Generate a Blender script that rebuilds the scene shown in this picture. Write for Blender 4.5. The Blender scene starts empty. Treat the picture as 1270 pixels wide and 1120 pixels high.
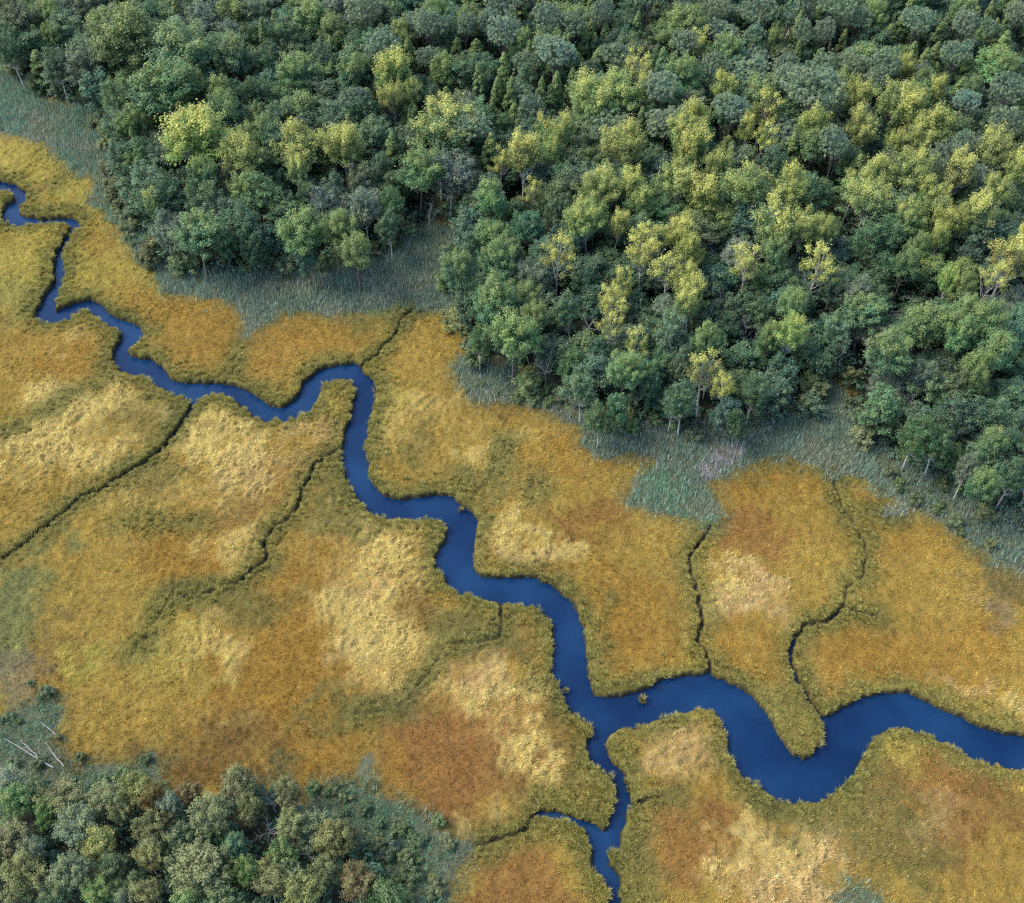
import bpy, math, random
import numpy as np

# ------------------------------------------------------------------ camera, sky, sun, exposure
rng = np.random.default_rng(11)
random.seed(5)
SC = bpy.context.scene
COL = SC.collection
PITCH, VFOV, CAMZ = math.radians(51), math.radians(42), 120.0
PW, PH = 1270.0, 1120.0
FPX = (PH / 2) / math.tan(VFOV / 2)

cam = bpy.data.cameras.new('camera')
cam.sensor_fit = 'VERTICAL'
cam.sensor_height = 24.0
cam.lens = 12.0 / math.tan(VFOV / 2)
cam.clip_start, cam.clip_end = 1.0, 6000.0
cam_o = bpy.data.objects.new('camera', cam)
cam_o.location = (0, 0, CAMZ)
cam_o.rotation_euler = (math.pi / 2 - PITCH, 0, 0)
COL.objects.link(cam_o)
SC.camera = cam_o

SUN_ELEV, SUN_AZ = math.radians(52), math.radians(-82)      # azimuth measured from +Y (away from the camera) towards +X
world = bpy.data.worlds.new('World')
SC.world = world
world.use_nodes = True
wn = world.node_tree.nodes
sky = wn.new('ShaderNodeTexSky')
sky.sky_type = 'NISHITA'
sky.sun_disc = False
sky.sun_elevation = SUN_ELEV
sky.sun_rotation = SUN_AZ
sky.air_density, sky.dust_density, sky.ozone_density = 1.0, 1.6, 1.0
bg = wn['Background']
bg.inputs['Strength'].default_value = 0.15
world.node_tree.links.new(sky.outputs['Color'], bg.inputs['Color'])

sun = bpy.data.lights.new('sun', 'SUN')
sun.energy = 1.5
sun.angle = math.radians(24)
sun.color = (1.0, 0.90, 0.74)
sun_o = bpy.data.objects.new('sun', sun)
sun_o.rotation_euler = (math.pi / 2 - SUN_ELEV, 0, math.pi - SUN_AZ)
sun_o.location = (0, 300, 300)
COL.objects.link(sun_o)

SC.view_settings.view_transform = 'Standard'
SC.view_settings.look = 'None'
SC.view_settings.exposure = 1.58
SC.view_settings.gamma = 1.0
SC.view_settings.use_curve_mapping = False
SC.render.engine = 'CYCLES'
SC.cycles.max_bounces = 6
SC.cycles.diffuse_bounces = 3
SC.cycles.transmission_bounces = 3
SC.cycles.use_denoising = False
SC.cycles.filter_width = 1.25


# ------------------------------------------------------------------ helpers
def ground(u, v, z=0.0):
    """Photograph pixel -> point of the place at height z."""
    x, y = (u - PW / 2) / FPX, (PH / 2 - v) / FPX
    dy = math.cos(PITCH) + y * math.sin(PITCH)
    dz = -math.sin(PITCH) + y * math.cos(PITCH)
    t = (z - CAMZ) / dz
    return (x * t, dy * t)


def depth_at(u, v, z=0.0):
    x, y = (u - PW / 2) / FPX, (PH / 2 - v) / FPX
    dz = -math.sin(PITCH) + y * math.cos(PITCH)
    return (z - CAMZ) / dz


def in_frame(x, y, z, m=0):
    d = y * math.cos(PITCH) + (CAMZ - z) * math.sin(PITCH)
    up = y * math.sin(PITCH) - (CAMZ - z) * math.cos(PITCH)
    u = PW / 2 + FPX * x / d
    v = PH / 2 - FPX * up / d
    return -m < u < PW + m and -m < v < PH + m


ZS = 2.873
TILE = {1: (0, 0), 2: (420, 0), 3: (830, 0), 4: (0, 370), 5: (420, 370), 6: (830, 370), 7: (0, 730), 8: (420, 730), 9: (830, 730)}


def T(tile, *zz):
    ox, oy = TILE[tile]
    return [(ox + zx / ZS, oy + zy / ZS) for zx, zy in zz]


def hash2(ix, iy, seed):
    h = (ix.astype(np.int64) * 374761393 + iy.astype(np.int64) * 668265263 + seed * 974634711) & 0xFFFFFFFF
    h = ((h ^ (h >> 13)) * 1274126177) & 0xFFFFFFFF
    h = (h ^ (h >> 16)) & 0xFFFFFF
    return h / float(0xFFFFFF)


def vnoise(x, y, seed=0):
    """Gradient noise in about -1..1."""
    x0, y0 = np.floor(x), np.floor(y)
    fx, fy = x - x0, y - y0
    ux, uy = fx * fx * fx * (fx * (fx * 6 - 15) + 10), fy * fy * fy * (fy * (fy * 6 - 15) + 10)

    def g(dx, dy):
        a = hash2(x0 + dx, y0 + dy, seed) * 2 * math.pi
        return np.cos(a) * (fx - dx) + np.sin(a) * (fy - dy)
    n0 = g(0, 0) * (1 - ux) + g(1, 0) * ux
    n1 = g(0, 1) * (1 - ux) + g(1, 1) * ux
    return (n0 * (1 - uy) + n1 * uy) * 1.5


def fbm(x, y, seed=0, octv=3):
    s, a, f = 0, 1.0, 1.0
    for k in range(octv):
        s = s + a * vnoise(x * f, y * f, seed + k * 17)
        a *= 0.5
        f *= 2.03
    return s


def sstep(a, b, x):
    t = np.clip((x - a) / (b - a), 0, 1)
    return t * t * (3 - 2 * t)


def make_mesh(name, verts, faces, col=None, smooth=False):
    verts = np.asarray(verts, dtype=np.float32)
    faces = np.asarray(faces, dtype=np.int32)
    k = faces.shape[1]
    me = bpy.data.meshes.new(name)
    me.vertices.add(len(verts))
    me.vertices.foreach_set('co', verts.ravel())
    me.loops.add(faces.size)
    me.loops.foreach_set('vertex_index', faces.ravel())
    me.polygons.add(len(faces))
    me.polygons.foreach_set('loop_start', np.arange(0, faces.size, k, dtype=np.int32))
    if smooth:
        me.polygons.foreach_set('use_smooth', np.ones(len(faces), dtype=bool))
    me.update(calc_edges=True)
    if col is not None:
        ca = me.color_attributes.new('Col', 'FLOAT_COLOR', 'POINT')
        c4 = np.ones((len(verts), 4), dtype=np.float32)
        c4[:, :3] = col
        ca.data.foreach_set('color', c4.ravel())
    return me


def link(name, me, mat=None, parent=None):
    o = bpy.data.objects.new(name, me)
    COL.objects.link(o)
    if parent is not None:
        o.parent = parent
    if mat is not None and me is not None and not me.materials:
        me.materials.append(mat)
    return o


def tag(o, label=None, cat=None, group=None, kind=None):
    if label:
        o['label'] = label
    if cat:
        o['category'] = cat
    if group:
        o['group'] = group
    if kind:
        o['kind'] = kind
    return o


# ------------------------------------------------------------------ materials
def mat_new(name):
    m = bpy.data.materials.new(name)
    m.use_nodes = True
    nt = m.node_tree
    return m, nt, nt.nodes['Principled BSDF'], nt.nodes['Material Output']


def leafy(name, translucency=0.3, rough=0.6, use_object=False, gold=None, attr='Col'):
    """Foliage: colour from the blade or leaf itself, thin and partly translucent."""
    m, nt, p, out = mat_new(name)
    L = nt.links.new
    at = nt.nodes.new('ShaderNodeAttribute')
    at.attribute_name = attr
    if use_object:
        oi = nt.nodes.new('ShaderNodeObjectInfo')
        sep = nt.nodes.new('ShaderNodeSeparateColor')
        L(at.outputs['Color'], sep.inputs['Color'])
        mx = nt.nodes.new('ShaderNodeMix')
        mx.data_type = 'RGBA'
        L(sep.outputs['Red'], mx.inputs['Factor'])
        L(oi.outputs['Color'], mx.inputs[6])
        mx.inputs[7].default_value = (*gold, 1)
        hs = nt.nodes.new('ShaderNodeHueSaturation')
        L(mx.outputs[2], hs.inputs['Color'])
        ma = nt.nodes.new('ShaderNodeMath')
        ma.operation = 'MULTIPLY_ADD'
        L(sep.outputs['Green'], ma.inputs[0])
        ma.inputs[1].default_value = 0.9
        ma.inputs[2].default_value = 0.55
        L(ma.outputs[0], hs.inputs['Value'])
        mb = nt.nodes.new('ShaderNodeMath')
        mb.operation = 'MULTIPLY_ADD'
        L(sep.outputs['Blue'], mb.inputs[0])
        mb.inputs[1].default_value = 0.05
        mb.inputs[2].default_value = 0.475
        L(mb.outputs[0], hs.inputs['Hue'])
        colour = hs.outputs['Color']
    else:
        colour = at.outputs['Color']
    L(colour, p.inputs['Base Color'])
    p.inputs['Roughness'].default_value = rough
    p.inputs['Specular IOR Level'].default_value = 0.25
    tr = nt.nodes.new('ShaderNodeBsdfTranslucent')
    L(colour, tr.inputs['Color'])
    ms = nt.nodes.new('ShaderNodeMixShader')
    ms.inputs[0].default_value = translucency
    L(p.outputs[0], ms.inputs[1])
    L(tr.outputs[0], ms.inputs[2])
    L(ms.outputs[0], out.inputs['Surface'])
    return m


def bark(name, c1, c2):
    m, nt, p, out = mat_new(name)
    tc = nt.nodes.new('ShaderNodeTexCoord')
    nz = nt.nodes.new('ShaderNodeTexNoise')
    nz.inputs['Scale'].default_value = 3.0
    nz.inputs['Detail'].default_value = 5
    nt.links.new(tc.outputs['Object'], nz.inputs['Vector'])
    rp = nt.nodes.new('ShaderNodeValToRGB')
    rp.color_ramp.elements[0].position = 0.3
    rp.color_ramp.elements[0].color = (*c1, 1)
    rp.color_ramp.elements[1].position = 0.7
    rp.color_ramp.elements[1].color = (*c2, 1)
    nt.links.new(nz.outputs['Fac'], rp.inputs['Fac'])
    nt.links.new(rp.outputs['Color'], p.inputs['Base Color'])
    p.inputs['Roughness'].default_value = 0.85
    return m


M_GRASS = leafy('marsh_grass', 0.22, 0.55)
M_REED = leafy('reed', 0.25, 0.5)
M_UNDER = leafy('undergrowth', 0.2, 0.6)
GOLD = (0.50, 0.50, 0.130)
M_YEL = leafy('yellowing_leaf', 0.32, 0.55, True, GOLD)
M_GRN = leafy('green_leaf', 0.3, 0.55, True, (0.24, 0.295, 0.09))
M_OLV = leafy('olive_leaf', 0.28, 0.6, True, (0.27, 0.29, 0.11))
M_NDL = leafy('pine_needle', 0.12, 0.6, True, (0.20, 0.255, 0.125))
M_PALEBARK = bark('pale_bark', (0.22, 0.21, 0.19), (0.50, 0.49, 0.46))
M_DARKBARK = bark('dark_bark', (0.05, 0.045, 0.04), (0.15, 0.13, 0.11))
M_DEAD = bark('dead_wood', (0.16, 0.16, 0.16), (0.34, 0.34, 0.34))

M_GROUND, nt, p, out = mat_new('marsh_turf')
at = nt.nodes.new('ShaderNodeAttribute')
at.attribute_name = 'Col'
tc = nt.nodes.new('ShaderNodeTexCoord')
nz = nt.nodes.new('ShaderNodeTexNoise')
nz.inputs['Scale'].default_value = 5.0
nz.inputs['Detail'].default_value = 6
nz.inputs['Roughness'].default_value = 0.7
nt.links.new(tc.outputs['Object'], nz.inputs['Vector'])
mr = nt.nodes.new('ShaderNodeMapRange')
mr.inputs[1].default_value, mr.inputs[2].default_value = 0.25, 0.75
mr.inputs[3].default_value, mr.inputs[4].default_value = 0.55, 1.3
nt.links.new(nz.outputs['Fac'], mr.inputs[0])
vm = nt.nodes.new('ShaderNodeVectorMath')
vm.operation = 'SCALE'
nt.links.new(at.outputs['Color'], vm.inputs[0])
nt.links.new(mr.outputs[0], vm.inputs['Scale'])
nt.links.new(vm.outputs[0], p.inputs['Base Color'])
bp = nt.nodes.new('ShaderNodeBump')
bp.inputs['Strength'].default_value = 0.8
bp.inputs['Distance'].default_value = 0.15
nt.links.new(nz.outputs['Fac'], bp.inputs['Height'])
nt.links.new(bp.outputs[0], p.inputs['Normal'])
p.inputs['Roughness'].default_value = 0.9
p.inputs['Specular IOR Level'].default_value = 0.1

M_WATER, nt, p, out = mat_new('creek_water')
tc = nt.nodes.new('ShaderNodeTexCoord')
nz = nt.nodes.new('ShaderNodeTexNoise')
nz.inputs['Scale'].default_value = 3.2
nz.inputs['Detail'].default_value = 4
nt.links.new(tc.outputs['Object'], nz.inputs['Vector'])
bp = nt.nodes.new('ShaderNodeBump')
bp.inputs['Strength'].default_value = 0.6
bp.inputs['Distance'].default_value = 0.05
nt.links.new(nz.outputs['Fac'], bp.inputs['Height'])
nt.links.new(bp.outputs[0], p.inputs['Normal'])
n2 = nt.nodes.new('ShaderNodeTexNoise')
n2.inputs['Scale'].default_value = 0.12
n2.inputs['Detail'].default_value = 4
nt.links.new(tc.outputs['Object'], n2.inputs['Vector'])
rp = nt.nodes.new('ShaderNodeValToRGB')
rp.color_ramp.elements[0].position, rp.color_ramp.elements[1].position = 0.35, 0.7
rp.color_ramp.elements[0].color = (0.0015, 0.013, 0.048, 1)
rp.color_ramp.elements[1].color = (0.006, 0.031, 0.086, 1)
nt.links.new(n2.outputs['Fac'], rp.inputs['Fac'])
nt.links.new(rp.outputs['Color'], p.inputs['Base Color'])
p.inputs['Roughness'].default_value = 0.12
p.inputs['Specular IOR Level'].default_value = 0.4
p.inputs['IOR'].default_value = 1.33

# ------------------------------------------------------------------ creek banks and ditches, traced then laid on the ground
near_bank = (T(1, (-60, 690), (0, 672), (35, 672), (50, 692), (46, 708), (20, 725), (5, 750), (8, 780), (35, 797), (80, 800), (130, 795), (190, 790),
               (235, 787), (247, 802), (246, 825), (225, 850), (205, 880), (195, 920), (192, 960), (193, 990), (175, 1020), (150, 1060))
             + T(4, (130, 40), (125, 65), (150, 80), (180, 85), (215, 75), (245, 75), (265, 50), (295, 35), (325, 42), (345, 65), (365, 80), (410, 98),
                 (438, 115), (430, 135), (412, 160), (400, 180), (400, 205), (415, 235), (440, 255), (470, 262), (510, 270), (535, 290), (580, 315),
                 (610, 335), (650, 345), (676, 365), (683, 385), (697, 372), (715, 350), (760, 335), (800, 335), (830, 350), (860, 375), (890, 395),
                 (910, 420), (945, 430), (985, 430), (1025, 430), (1060, 415), (1100, 395), (1120, 370), (1130, 340), (1150, 300), (1180, 285), (1220, 282))
             + T(5, (30, 285), (55, 300), (63, 335), (50, 380), (35, 430), (25, 480), (15, 530), (15, 580), (25, 620), (40, 670), (65, 695), (100, 745),
                 (140, 770), (200, 780), (270, 778), (330, 778), (370, 790), (387, 820), (380, 860), (355, 890), (345, 925), (350, 960), (375, 985),
                 (395, 1015), (430, 1045))
             + T(8, (465, 18), (510, 30), (560, 38), (580, 45), (600, 45), (650, 50), (695, 57), (730, 75), (755, 105), (770, 150), (770, 190),
                 (765, 235), (765, 290), (785, 340), (800, 380), (825, 425), (860, 450), (890, 465), (908, 495), (905, 525), (890, 545), (895, 590),
                 (915, 625), (950, 650), (985, 675), (992, 710), (985, 760), (975, 810), (960, 850), (943, 880), (930, 860), (900, 835), (840, 818),
                 (780, 797), (735, 788), (705, 795), (720, 806), (790, 814), (850, 832), (893, 850), (885, 880), (890, 905), (915, 925), (905, 960),
                 (915, 1000), (940, 1030), (965, 1060), (970, 1095), (960, 1125), (955, 1250)))
east_bank = T(8, (1010, 1250), (1005, 1120), (1000, 1090), (1000, 1040), (985, 1000), (960, 975), (955, 940), (985, 920), (1000, 890), (1010, 850),
              (1020, 800), (1040, 760), (1035, 720), (1025, 680), (1010, 650), (975, 620), (955, 580), (950, 540), (965, 510), (1000, 492),
              (1050, 485), (1120, 465), (1200, 440)) + T(9, (40, 432), (90, 425), (140, 418), (165, 425), (185, 460), (200, 500), (215, 540),
              (220, 580), (235, 620), (260, 650), (290, 680), (340, 715), (390, 745), (430, 755), (480, 752), (520, 752), (560, 740), (600, 705),
              (640, 670), (665, 640), (685, 600), (710, 555), (740, 515), (780, 490), (830, 487), (875, 490), (885, 505), (930, 515), (980, 540),
              (1030, 575), (1080, 600), (1130, 615), (1180, 622), (1230, 632), (1400, 640))
far_bank = (T(1, (-60, 640), (0, 648), (25, 652), (50, 655), (75, 675), (103, 693), (90, 715), (65, 740), (65, 760), (95, 775), (160, 782), (235, 775),
              (270, 782), (287, 800), (282, 815), (262, 835), (240, 870), (225, 895), (222, 930), (230, 965), (222, 1000), (212, 1040), (200, 1070))
            + T(4, (193, 50), (235, 30), (270, 15), (320, 5), (350, 15), (375, 40), (395, 60), (430, 75), (470, 85), (500, 108), (510, 130), (495, 155),
                (470, 175), (452, 192), (470, 210), (530, 215), (565, 235), (590, 270), (620, 295), (690, 303), (760, 300), (830, 312), (880, 325),
                (930, 360), (960, 383), (1000, 390), (1040, 370), (1065, 345), (1075, 310), (1110, 275), (1150, 248), (1200, 240))
            + T(5, (0, 237), (60, 235), (75, 248), (95, 268), (122, 290), (130, 330), (122, 380), (105, 430), (95, 475), (90, 530), (100, 575),
                (108, 590), (100, 620), (115, 655), (150, 695), (190, 715), (235, 718), (270, 708), (320, 700), (370, 698), (405, 708), (435, 735),
                (470, 760), (490, 785), (487, 830), (482, 870), (475, 920), (480, 965), (505, 990), (550, 997), (600, 995), (650, 990), (700, 995),
                (740, 1015), (780, 1040))
            + T(8, (800, 25), (830, 50), (850, 80), (862, 120), (870, 160), (880, 200), (882, 260), (885, 305), (900, 345), (915, 380), (960, 392),
                (1010, 385), (1060, 370), (1110, 350), (1150, 325), (1200, 318))
            + T(9, (50, 310), (100, 310), (133, 305), (150, 310), (200, 330), (250, 355), (300, 385), (330, 425), (360, 470), (385, 520), (410, 560),
                (440, 595), (480, 607), (515, 595), (540, 565), (553, 525), (550, 490), (545, 465), (570, 455), (620, 430), (680, 395), (740, 378),
                (800, 370), (850, 370), (900, 395), (950, 420), (1000, 440), (1050, 465), (1100, 490), (1150, 508), (1200, 520), (1400, 535)))
creek_poly = np.array([ground(u, v, 0.0) for u, v in near_bank] + [ground(u, v, 0.0) for u, v in east_bank]
                      + [ground(u, v, -0.45) for u, v in reversed(far_bank)])

# ditches: (points, half width at the mouth, half width at the end, depth)
ditches = [
    (T(4, (683, 380), (655, 430), (600, 500), (540, 560), (480, 600), (410, 640), (360, 680), (290, 700), (255, 735), (190, 790), (120, 840), (60, 890), (20, 915), (-30, 935)), 0.5, 0.20, 0.8),
    (T(4, (1225, 528), (1170, 555), (1120, 590), (1100, 640), (1075, 680), (1060, 740), (1030, 775), (980, 805), (950, 850), (945, 930), (900, 960), (860, 1000), (800, 1020), (740, 1045), (650, 1060)), 0.36, 0.10, 0.7),
    (T(4, (398, 200), (380, 250), (340, 300), (260, 340), (190, 385), (100, 440), (0, 480)), 0.10, 0.05, 0.35),
    (T(5, (70, 242), (110, 215), (150, 175), (185, 145), (210, 105), (225, 65), (260, 40)), 0.30, 0.22, 0.8),
    (T(8, (582, 45), (580, 110), (575, 170), (530, 185), (460, 195), (385, 195)), 0.22, 0.16, 0.6),
    (T(8, (385, 195), (340, 270), (290, 330), (230, 410), (150, 440), (60, 450)), 0.10, 0.06, 0.35),
    (T(8, (712, 792), (690, 812), (670, 850), (640, 870), (580, 885), (520, 905), (490, 910)), 0.34, 0.14, 0.7),
    (T(8, (945, 872), (900, 842), (850, 825), (780, 804), (712, 797)), 0.62, 0.48, 0.9),
    (T(8, (712, 795), (705, 765), (695, 745)), 0.2, 0.1, 0.5),
    (T(8, (1042, 768), (1080, 755), (1110, 745), (1165, 740)), 0.26, 0.16, 0.7),
    (T(9, (142, 308), (140, 250), (125, 215), (100, 185), (110, 150), (120, 110), (105, 50), (95, 0)) + T(6, (75, 960), (70, 920), (100, 880), (130, 840), (150, 800)), 0.36, 0.12, 0.7),
    (T(9, (547, 462), (520, 420), (490, 370), (455, 320), (437, 270), (435, 215), (450, 170), (475, 130), (520, 120), (560, 115), (590, 90), (620, 60)), 0.42, 0.20, 0.8),
    (T(9, (620, 60), (632, 0)) + T(6, (640, 1020), (690, 990), (705, 920), (700, 870), (660, 800), (620, 740), (600, 680), (580, 630), (560, 590)), 0.16, 0.12, 0.5),
    (T(9, (625, 60), (680, 80), (740, 97)), 0.30, 0.20, 0.75),
    (T(7, (622, 0), (610, 30), (575, 75), (560, 105), (530, 150), (470, 240)), 0.12, 0.06, 0.45),
    (T(6, (700, 760), (760, 770), (820, 800)), 0.10, 0.05, 0.3),
    (T(4, (830, 290), (828, 230), (850, 170)), 0.10, 0.06, 0.3),
    (T(1, (190, 660), (215, 640), (245, 605)), 0.14, 0.06, 0.4),
    (T(4, (430, 800), (520, 795), (600, 800), (690, 800)), 0.04, 0.04, 0.25),
    (T(5, (405, 705), (430, 660), (445, 620)), 0.12, 0.06, 0.4),
    (T(5, (545, 630), (580, 560), (600, 500)), 0.10, 0.05, 0.35),
    (T(5, (690, 720), (700, 690), (695, 650)), 0.06, 0.04, 0.3),
]

# ------------------------------------------------------------------ grid of the ground
STEP = 0.25
fx = np.arange(-93, 93.01, STEP)
fy = np.arange(34, 190.01, STEP)
far = np.array([6, 18, 45, 110, 260, 600.0])
XS = np.concatenate([fx[0] - far[::-1], fx, fx[-1] + far])
YS = np.concatenate([fy[0] - far[::-1], fy, fy[-1] + far])
NX, NY = len(XS), len(YS)
GX, GY = np.meshgrid(XS, YS)


def sub(x0, x1, y0, y1):
    return (slice(np.searchsorted(YS, y0), np.searchsorted(YS, y1)), slice(np.searchsorted(XS, x0), np.searchsorted(XS, x1)))


def seg_dist(field, tfield, a, b, ta, tb, reach):
    s = sub(min(a[0], b[0]) - reach, max(a[0], b[0]) + reach, min(a[1], b[1]) - reach, max(a[1], b[1]) + reach)
    px, py = GX[s], GY[s]
    if px.size == 0:
        return
    dx, dy = b[0] - a[0], b[1] - a[1]
    t = np.clip(((px - a[0]) * dx + (py - a[1]) * dy) / (dx * dx + dy * dy + 1e-9), 0, 1)
    d = np.hypot(px - a[0] - t * dx, py - a[1] - t * dy)
    if tfield is not None:
        w = ta + (tb - ta) * t
        better = (d - w) < tfield[s]
        tfield[s] = np.where(better, d - w, tfield[s])
    field[s] = np.minimum(field[s], d)


def poly_inside(poly):
    inside = np.zeros(GX.shape, dtype=bool)
    n = len(poly)
    for i in range(n):
        a, b = poly[i], poly[(i + 1) % n]
        if a[1] == b[1]:
            continue
        r0, r1 = np.searchsorted(YS, min(a[1], b[1])), np.searchsorted(YS, max(a[1], b[1]))
        if r0 == r1:
            continue
        xc = a[0] + (YS[r0:r1] - a[1]) / (b[1] - a[1]) * (b[0] - a[0])
        inside[r0:r1] ^= XS[None, :] < xc[:, None]
    return inside


creek_in = poly_inside(creek_poly)
creek_d = np.full(GX.shape, 9.0)
for i in range(len(creek_poly) - 1):
    seg_dist(creek_d, None, creek_poly[i], creek_poly[i + 1], 0, 0, 9.0)
edge_wob = 0.20 * vnoise(GX * 0.7, GY * 0.7, 3) + 0.22 * vnoise(GX * 1.5, GY * 1.5, 4)
creek_s = np.where(creek_in, creek_d, -creek_d) + edge_wob + 0.24          # positive inside the water

ditch_d = np.full(GX.shape, 5.0)
ditch_cut = np.zeros(GX.shape)
ditch_lines = []
for pts, w0, w1, dep in ditches:
    w0, w1, dep = max(0.14 if dep > 0.45 else 0.05, w0 * 0.7), max(0.12 if dep > 0.45 else 0.03, w1 * 0.7), (dep * 0.8 if w0 < 0.4 else dep * 1.25)
    P = [ground(u, v, 0.1) for u, v in pts]
    # break each straight run up so that the ditch wriggles
    Q = [P[0]]
    for a, b in zip(P[:-1], P[1:]):
        n = max(1, int(math.hypot(b[0] - a[0], b[1] - a[1]) / 0.9))
        for k in range(1, n + 1):
            t = k / n
            Q.append((a[0] + (b[0] - a[0]) * t + (rng.normal(0, 0.17) if k < n else 0), a[1] + (b[1] - a[1]) * t + (rng.normal(0, 0.13) if k < n else 0)))
    ditch_lines.append((Q, w0, w1, dep))
    gap = np.full(GX.shape, 5.0)
    for i in range(len(Q) - 1):
        ta, tb = i / (len(Q) - 1), (i + 1) / (len(Q) - 1)
        seg_dist(ditch_d, gap, Q[i], Q[i + 1], w0 + (w1 - w0) * ta, w0 + (w1 - w0) * tb, 3.0)
    gap = gap + 0.13 * vnoise(GX * 0.9, GY * 0.9, 8)
    ditch_cut = np.maximum(ditch_cut, dep * sstep(0.18, -0.08, gap))

forest_edge = [(-260, 40), (-60, 70), (0, 82), (60, 115), (112, 128), (138, 190), (150, 250), (185, 290), (200, 325), (260, 338), (340, 332), (430, 326),
               (478, 308), (500, 285), (540, 270), (575, 272), (580, 300), (566, 340), (566, 385), (580, 440), (620, 466), (690, 482), (722, 505), (752, 522),
               (800, 518), (880, 532), (950, 522), (990, 500), (1005, 470), (1030, 462), (1055, 480), (1062, 510), (1078, 545), (1120, 572), (1180, 592),
               (1230, 632), (1270, 655), (1420, 720)]
forest_poly = np.array([ground(u, v, 0.8) for u, v in forest_edge] + [(900, 90), (900, 1200), (-900, 1200), (-900, 200)])
copse_edge = [(-200, 950), (0, 962), (30, 968), (90, 975), (150, 988), (262, 992), (300, 972), (350, 978), (372, 1002), (440, 1042), (468, 1080), (482, 1130), (495, 1240)]
copse_poly = np.array([ground(u, v, 0.8) for u, v in copse_edge] + [ground(495, 1400), ground(-300, 1400)])
forest_in = poly_inside(forest_poly)
copse_in = poly_inside(copse_poly)
forest_d = np.full(GX.shape, 12.0)
for poly in (forest_poly[:len(forest_edge)], copse_poly[:len(copse_edge)]):
    for i in range(len(poly) - 1):
        seg_dist(forest_d, None, poly[i], poly[i + 1], 0, 0, 12.0)
wood = forest_in | copse_in
wood_s = np.where(wood, forest_d, -forest_d)

reed_zones = [
    (T(1, (-80, 235), (0, 235), (60, 250), (120, 310), (180, 360), (250, 360), (330, 350), (400, 430), (440, 600), (400, 690), (510, 690), (580, 800), (590, 960),
       (540, 950), (480, 900), (430, 800), (380, 765), (365, 700), (285, 725), (345, 655), (362, 612), (255, 605), (245, 575), (200, 540), (150, 490), (90, 470), (-80, 455)), 0),
    ([(190, 318), (260, 330), (340, 325), (430, 320), (490, 290), (540, 270), (585, 285), (578, 388), (545, 382), (520, 378), (510, 364), (470, 376), (420, 384), (400, 386),
      (360, 378), (322, 398), (303, 418), (297, 412), (307, 388), (290, 368), (250, 362), (210, 362), (193, 340)], 1),
    ([(566, 430), (600, 450), (700, 470), (735, 505), (800, 508), (880, 525), (960, 512), (1000, 480), (1035, 462), (1060, 500), (1080, 540), (1130, 566), (1200, 590), (1300, 660),
      (1300, 720), (1235, 690), (1190, 655), (1130, 622), (1092, 600), (1060, 578), (1030, 590), (1018, 575), (965, 557), (925, 572), (882, 592), (872, 600),
      (896, 622), (890, 645), (878, 648), (862, 636), (820, 632), (785, 624), (783, 588), (820, 578), (812, 562), (778, 556), (742, 566), (726, 552), (720, 524), (680, 505), (640, 492), (592, 492), (566, 470)], 1),
    (T(8, (112, 565), (126, 600), (95, 690), (55, 655), (75, 600)), 2),
    (T(8, (-120, 720), (0, 688), (60, 690), (120, 730), (200, 742), (290, 800), (390, 870), (490, 905), (440, 960), (385, 1040), (395, 1125), (400, 1200), (-60, 1200)), 2),
    (T(7, (500, 575), (552, 570), (562, 690), (430, 720), (250, 730), (230, 690), (300, 620), (400, 610), (470, 640)), 2),
    (T(7, (-40, 470), (70, 415), (150, 395), (222, 405), (205, 470), (150, 540), (215, 600), (250, 660), (180, 680), (-40, 660)), 2),
    ([(1038, 1106), (1070, 1098), (1098, 1108), (1096, 1140), (1030, 1140)], 2),
    ([(1090, 622), (1126, 622), (1128, 636), (1095, 636)], 1),
]
reed_t = np.full(GX.shape, -1, dtype=np.int8)
for pts, kind in reed_zones:
    P = np.array([ground(u, v, 0.9) for u, v in pts])
    reed_t[poly_inside(P)] = kind
is_reed = (reed_t >= 0) & ~creek_in

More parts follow.
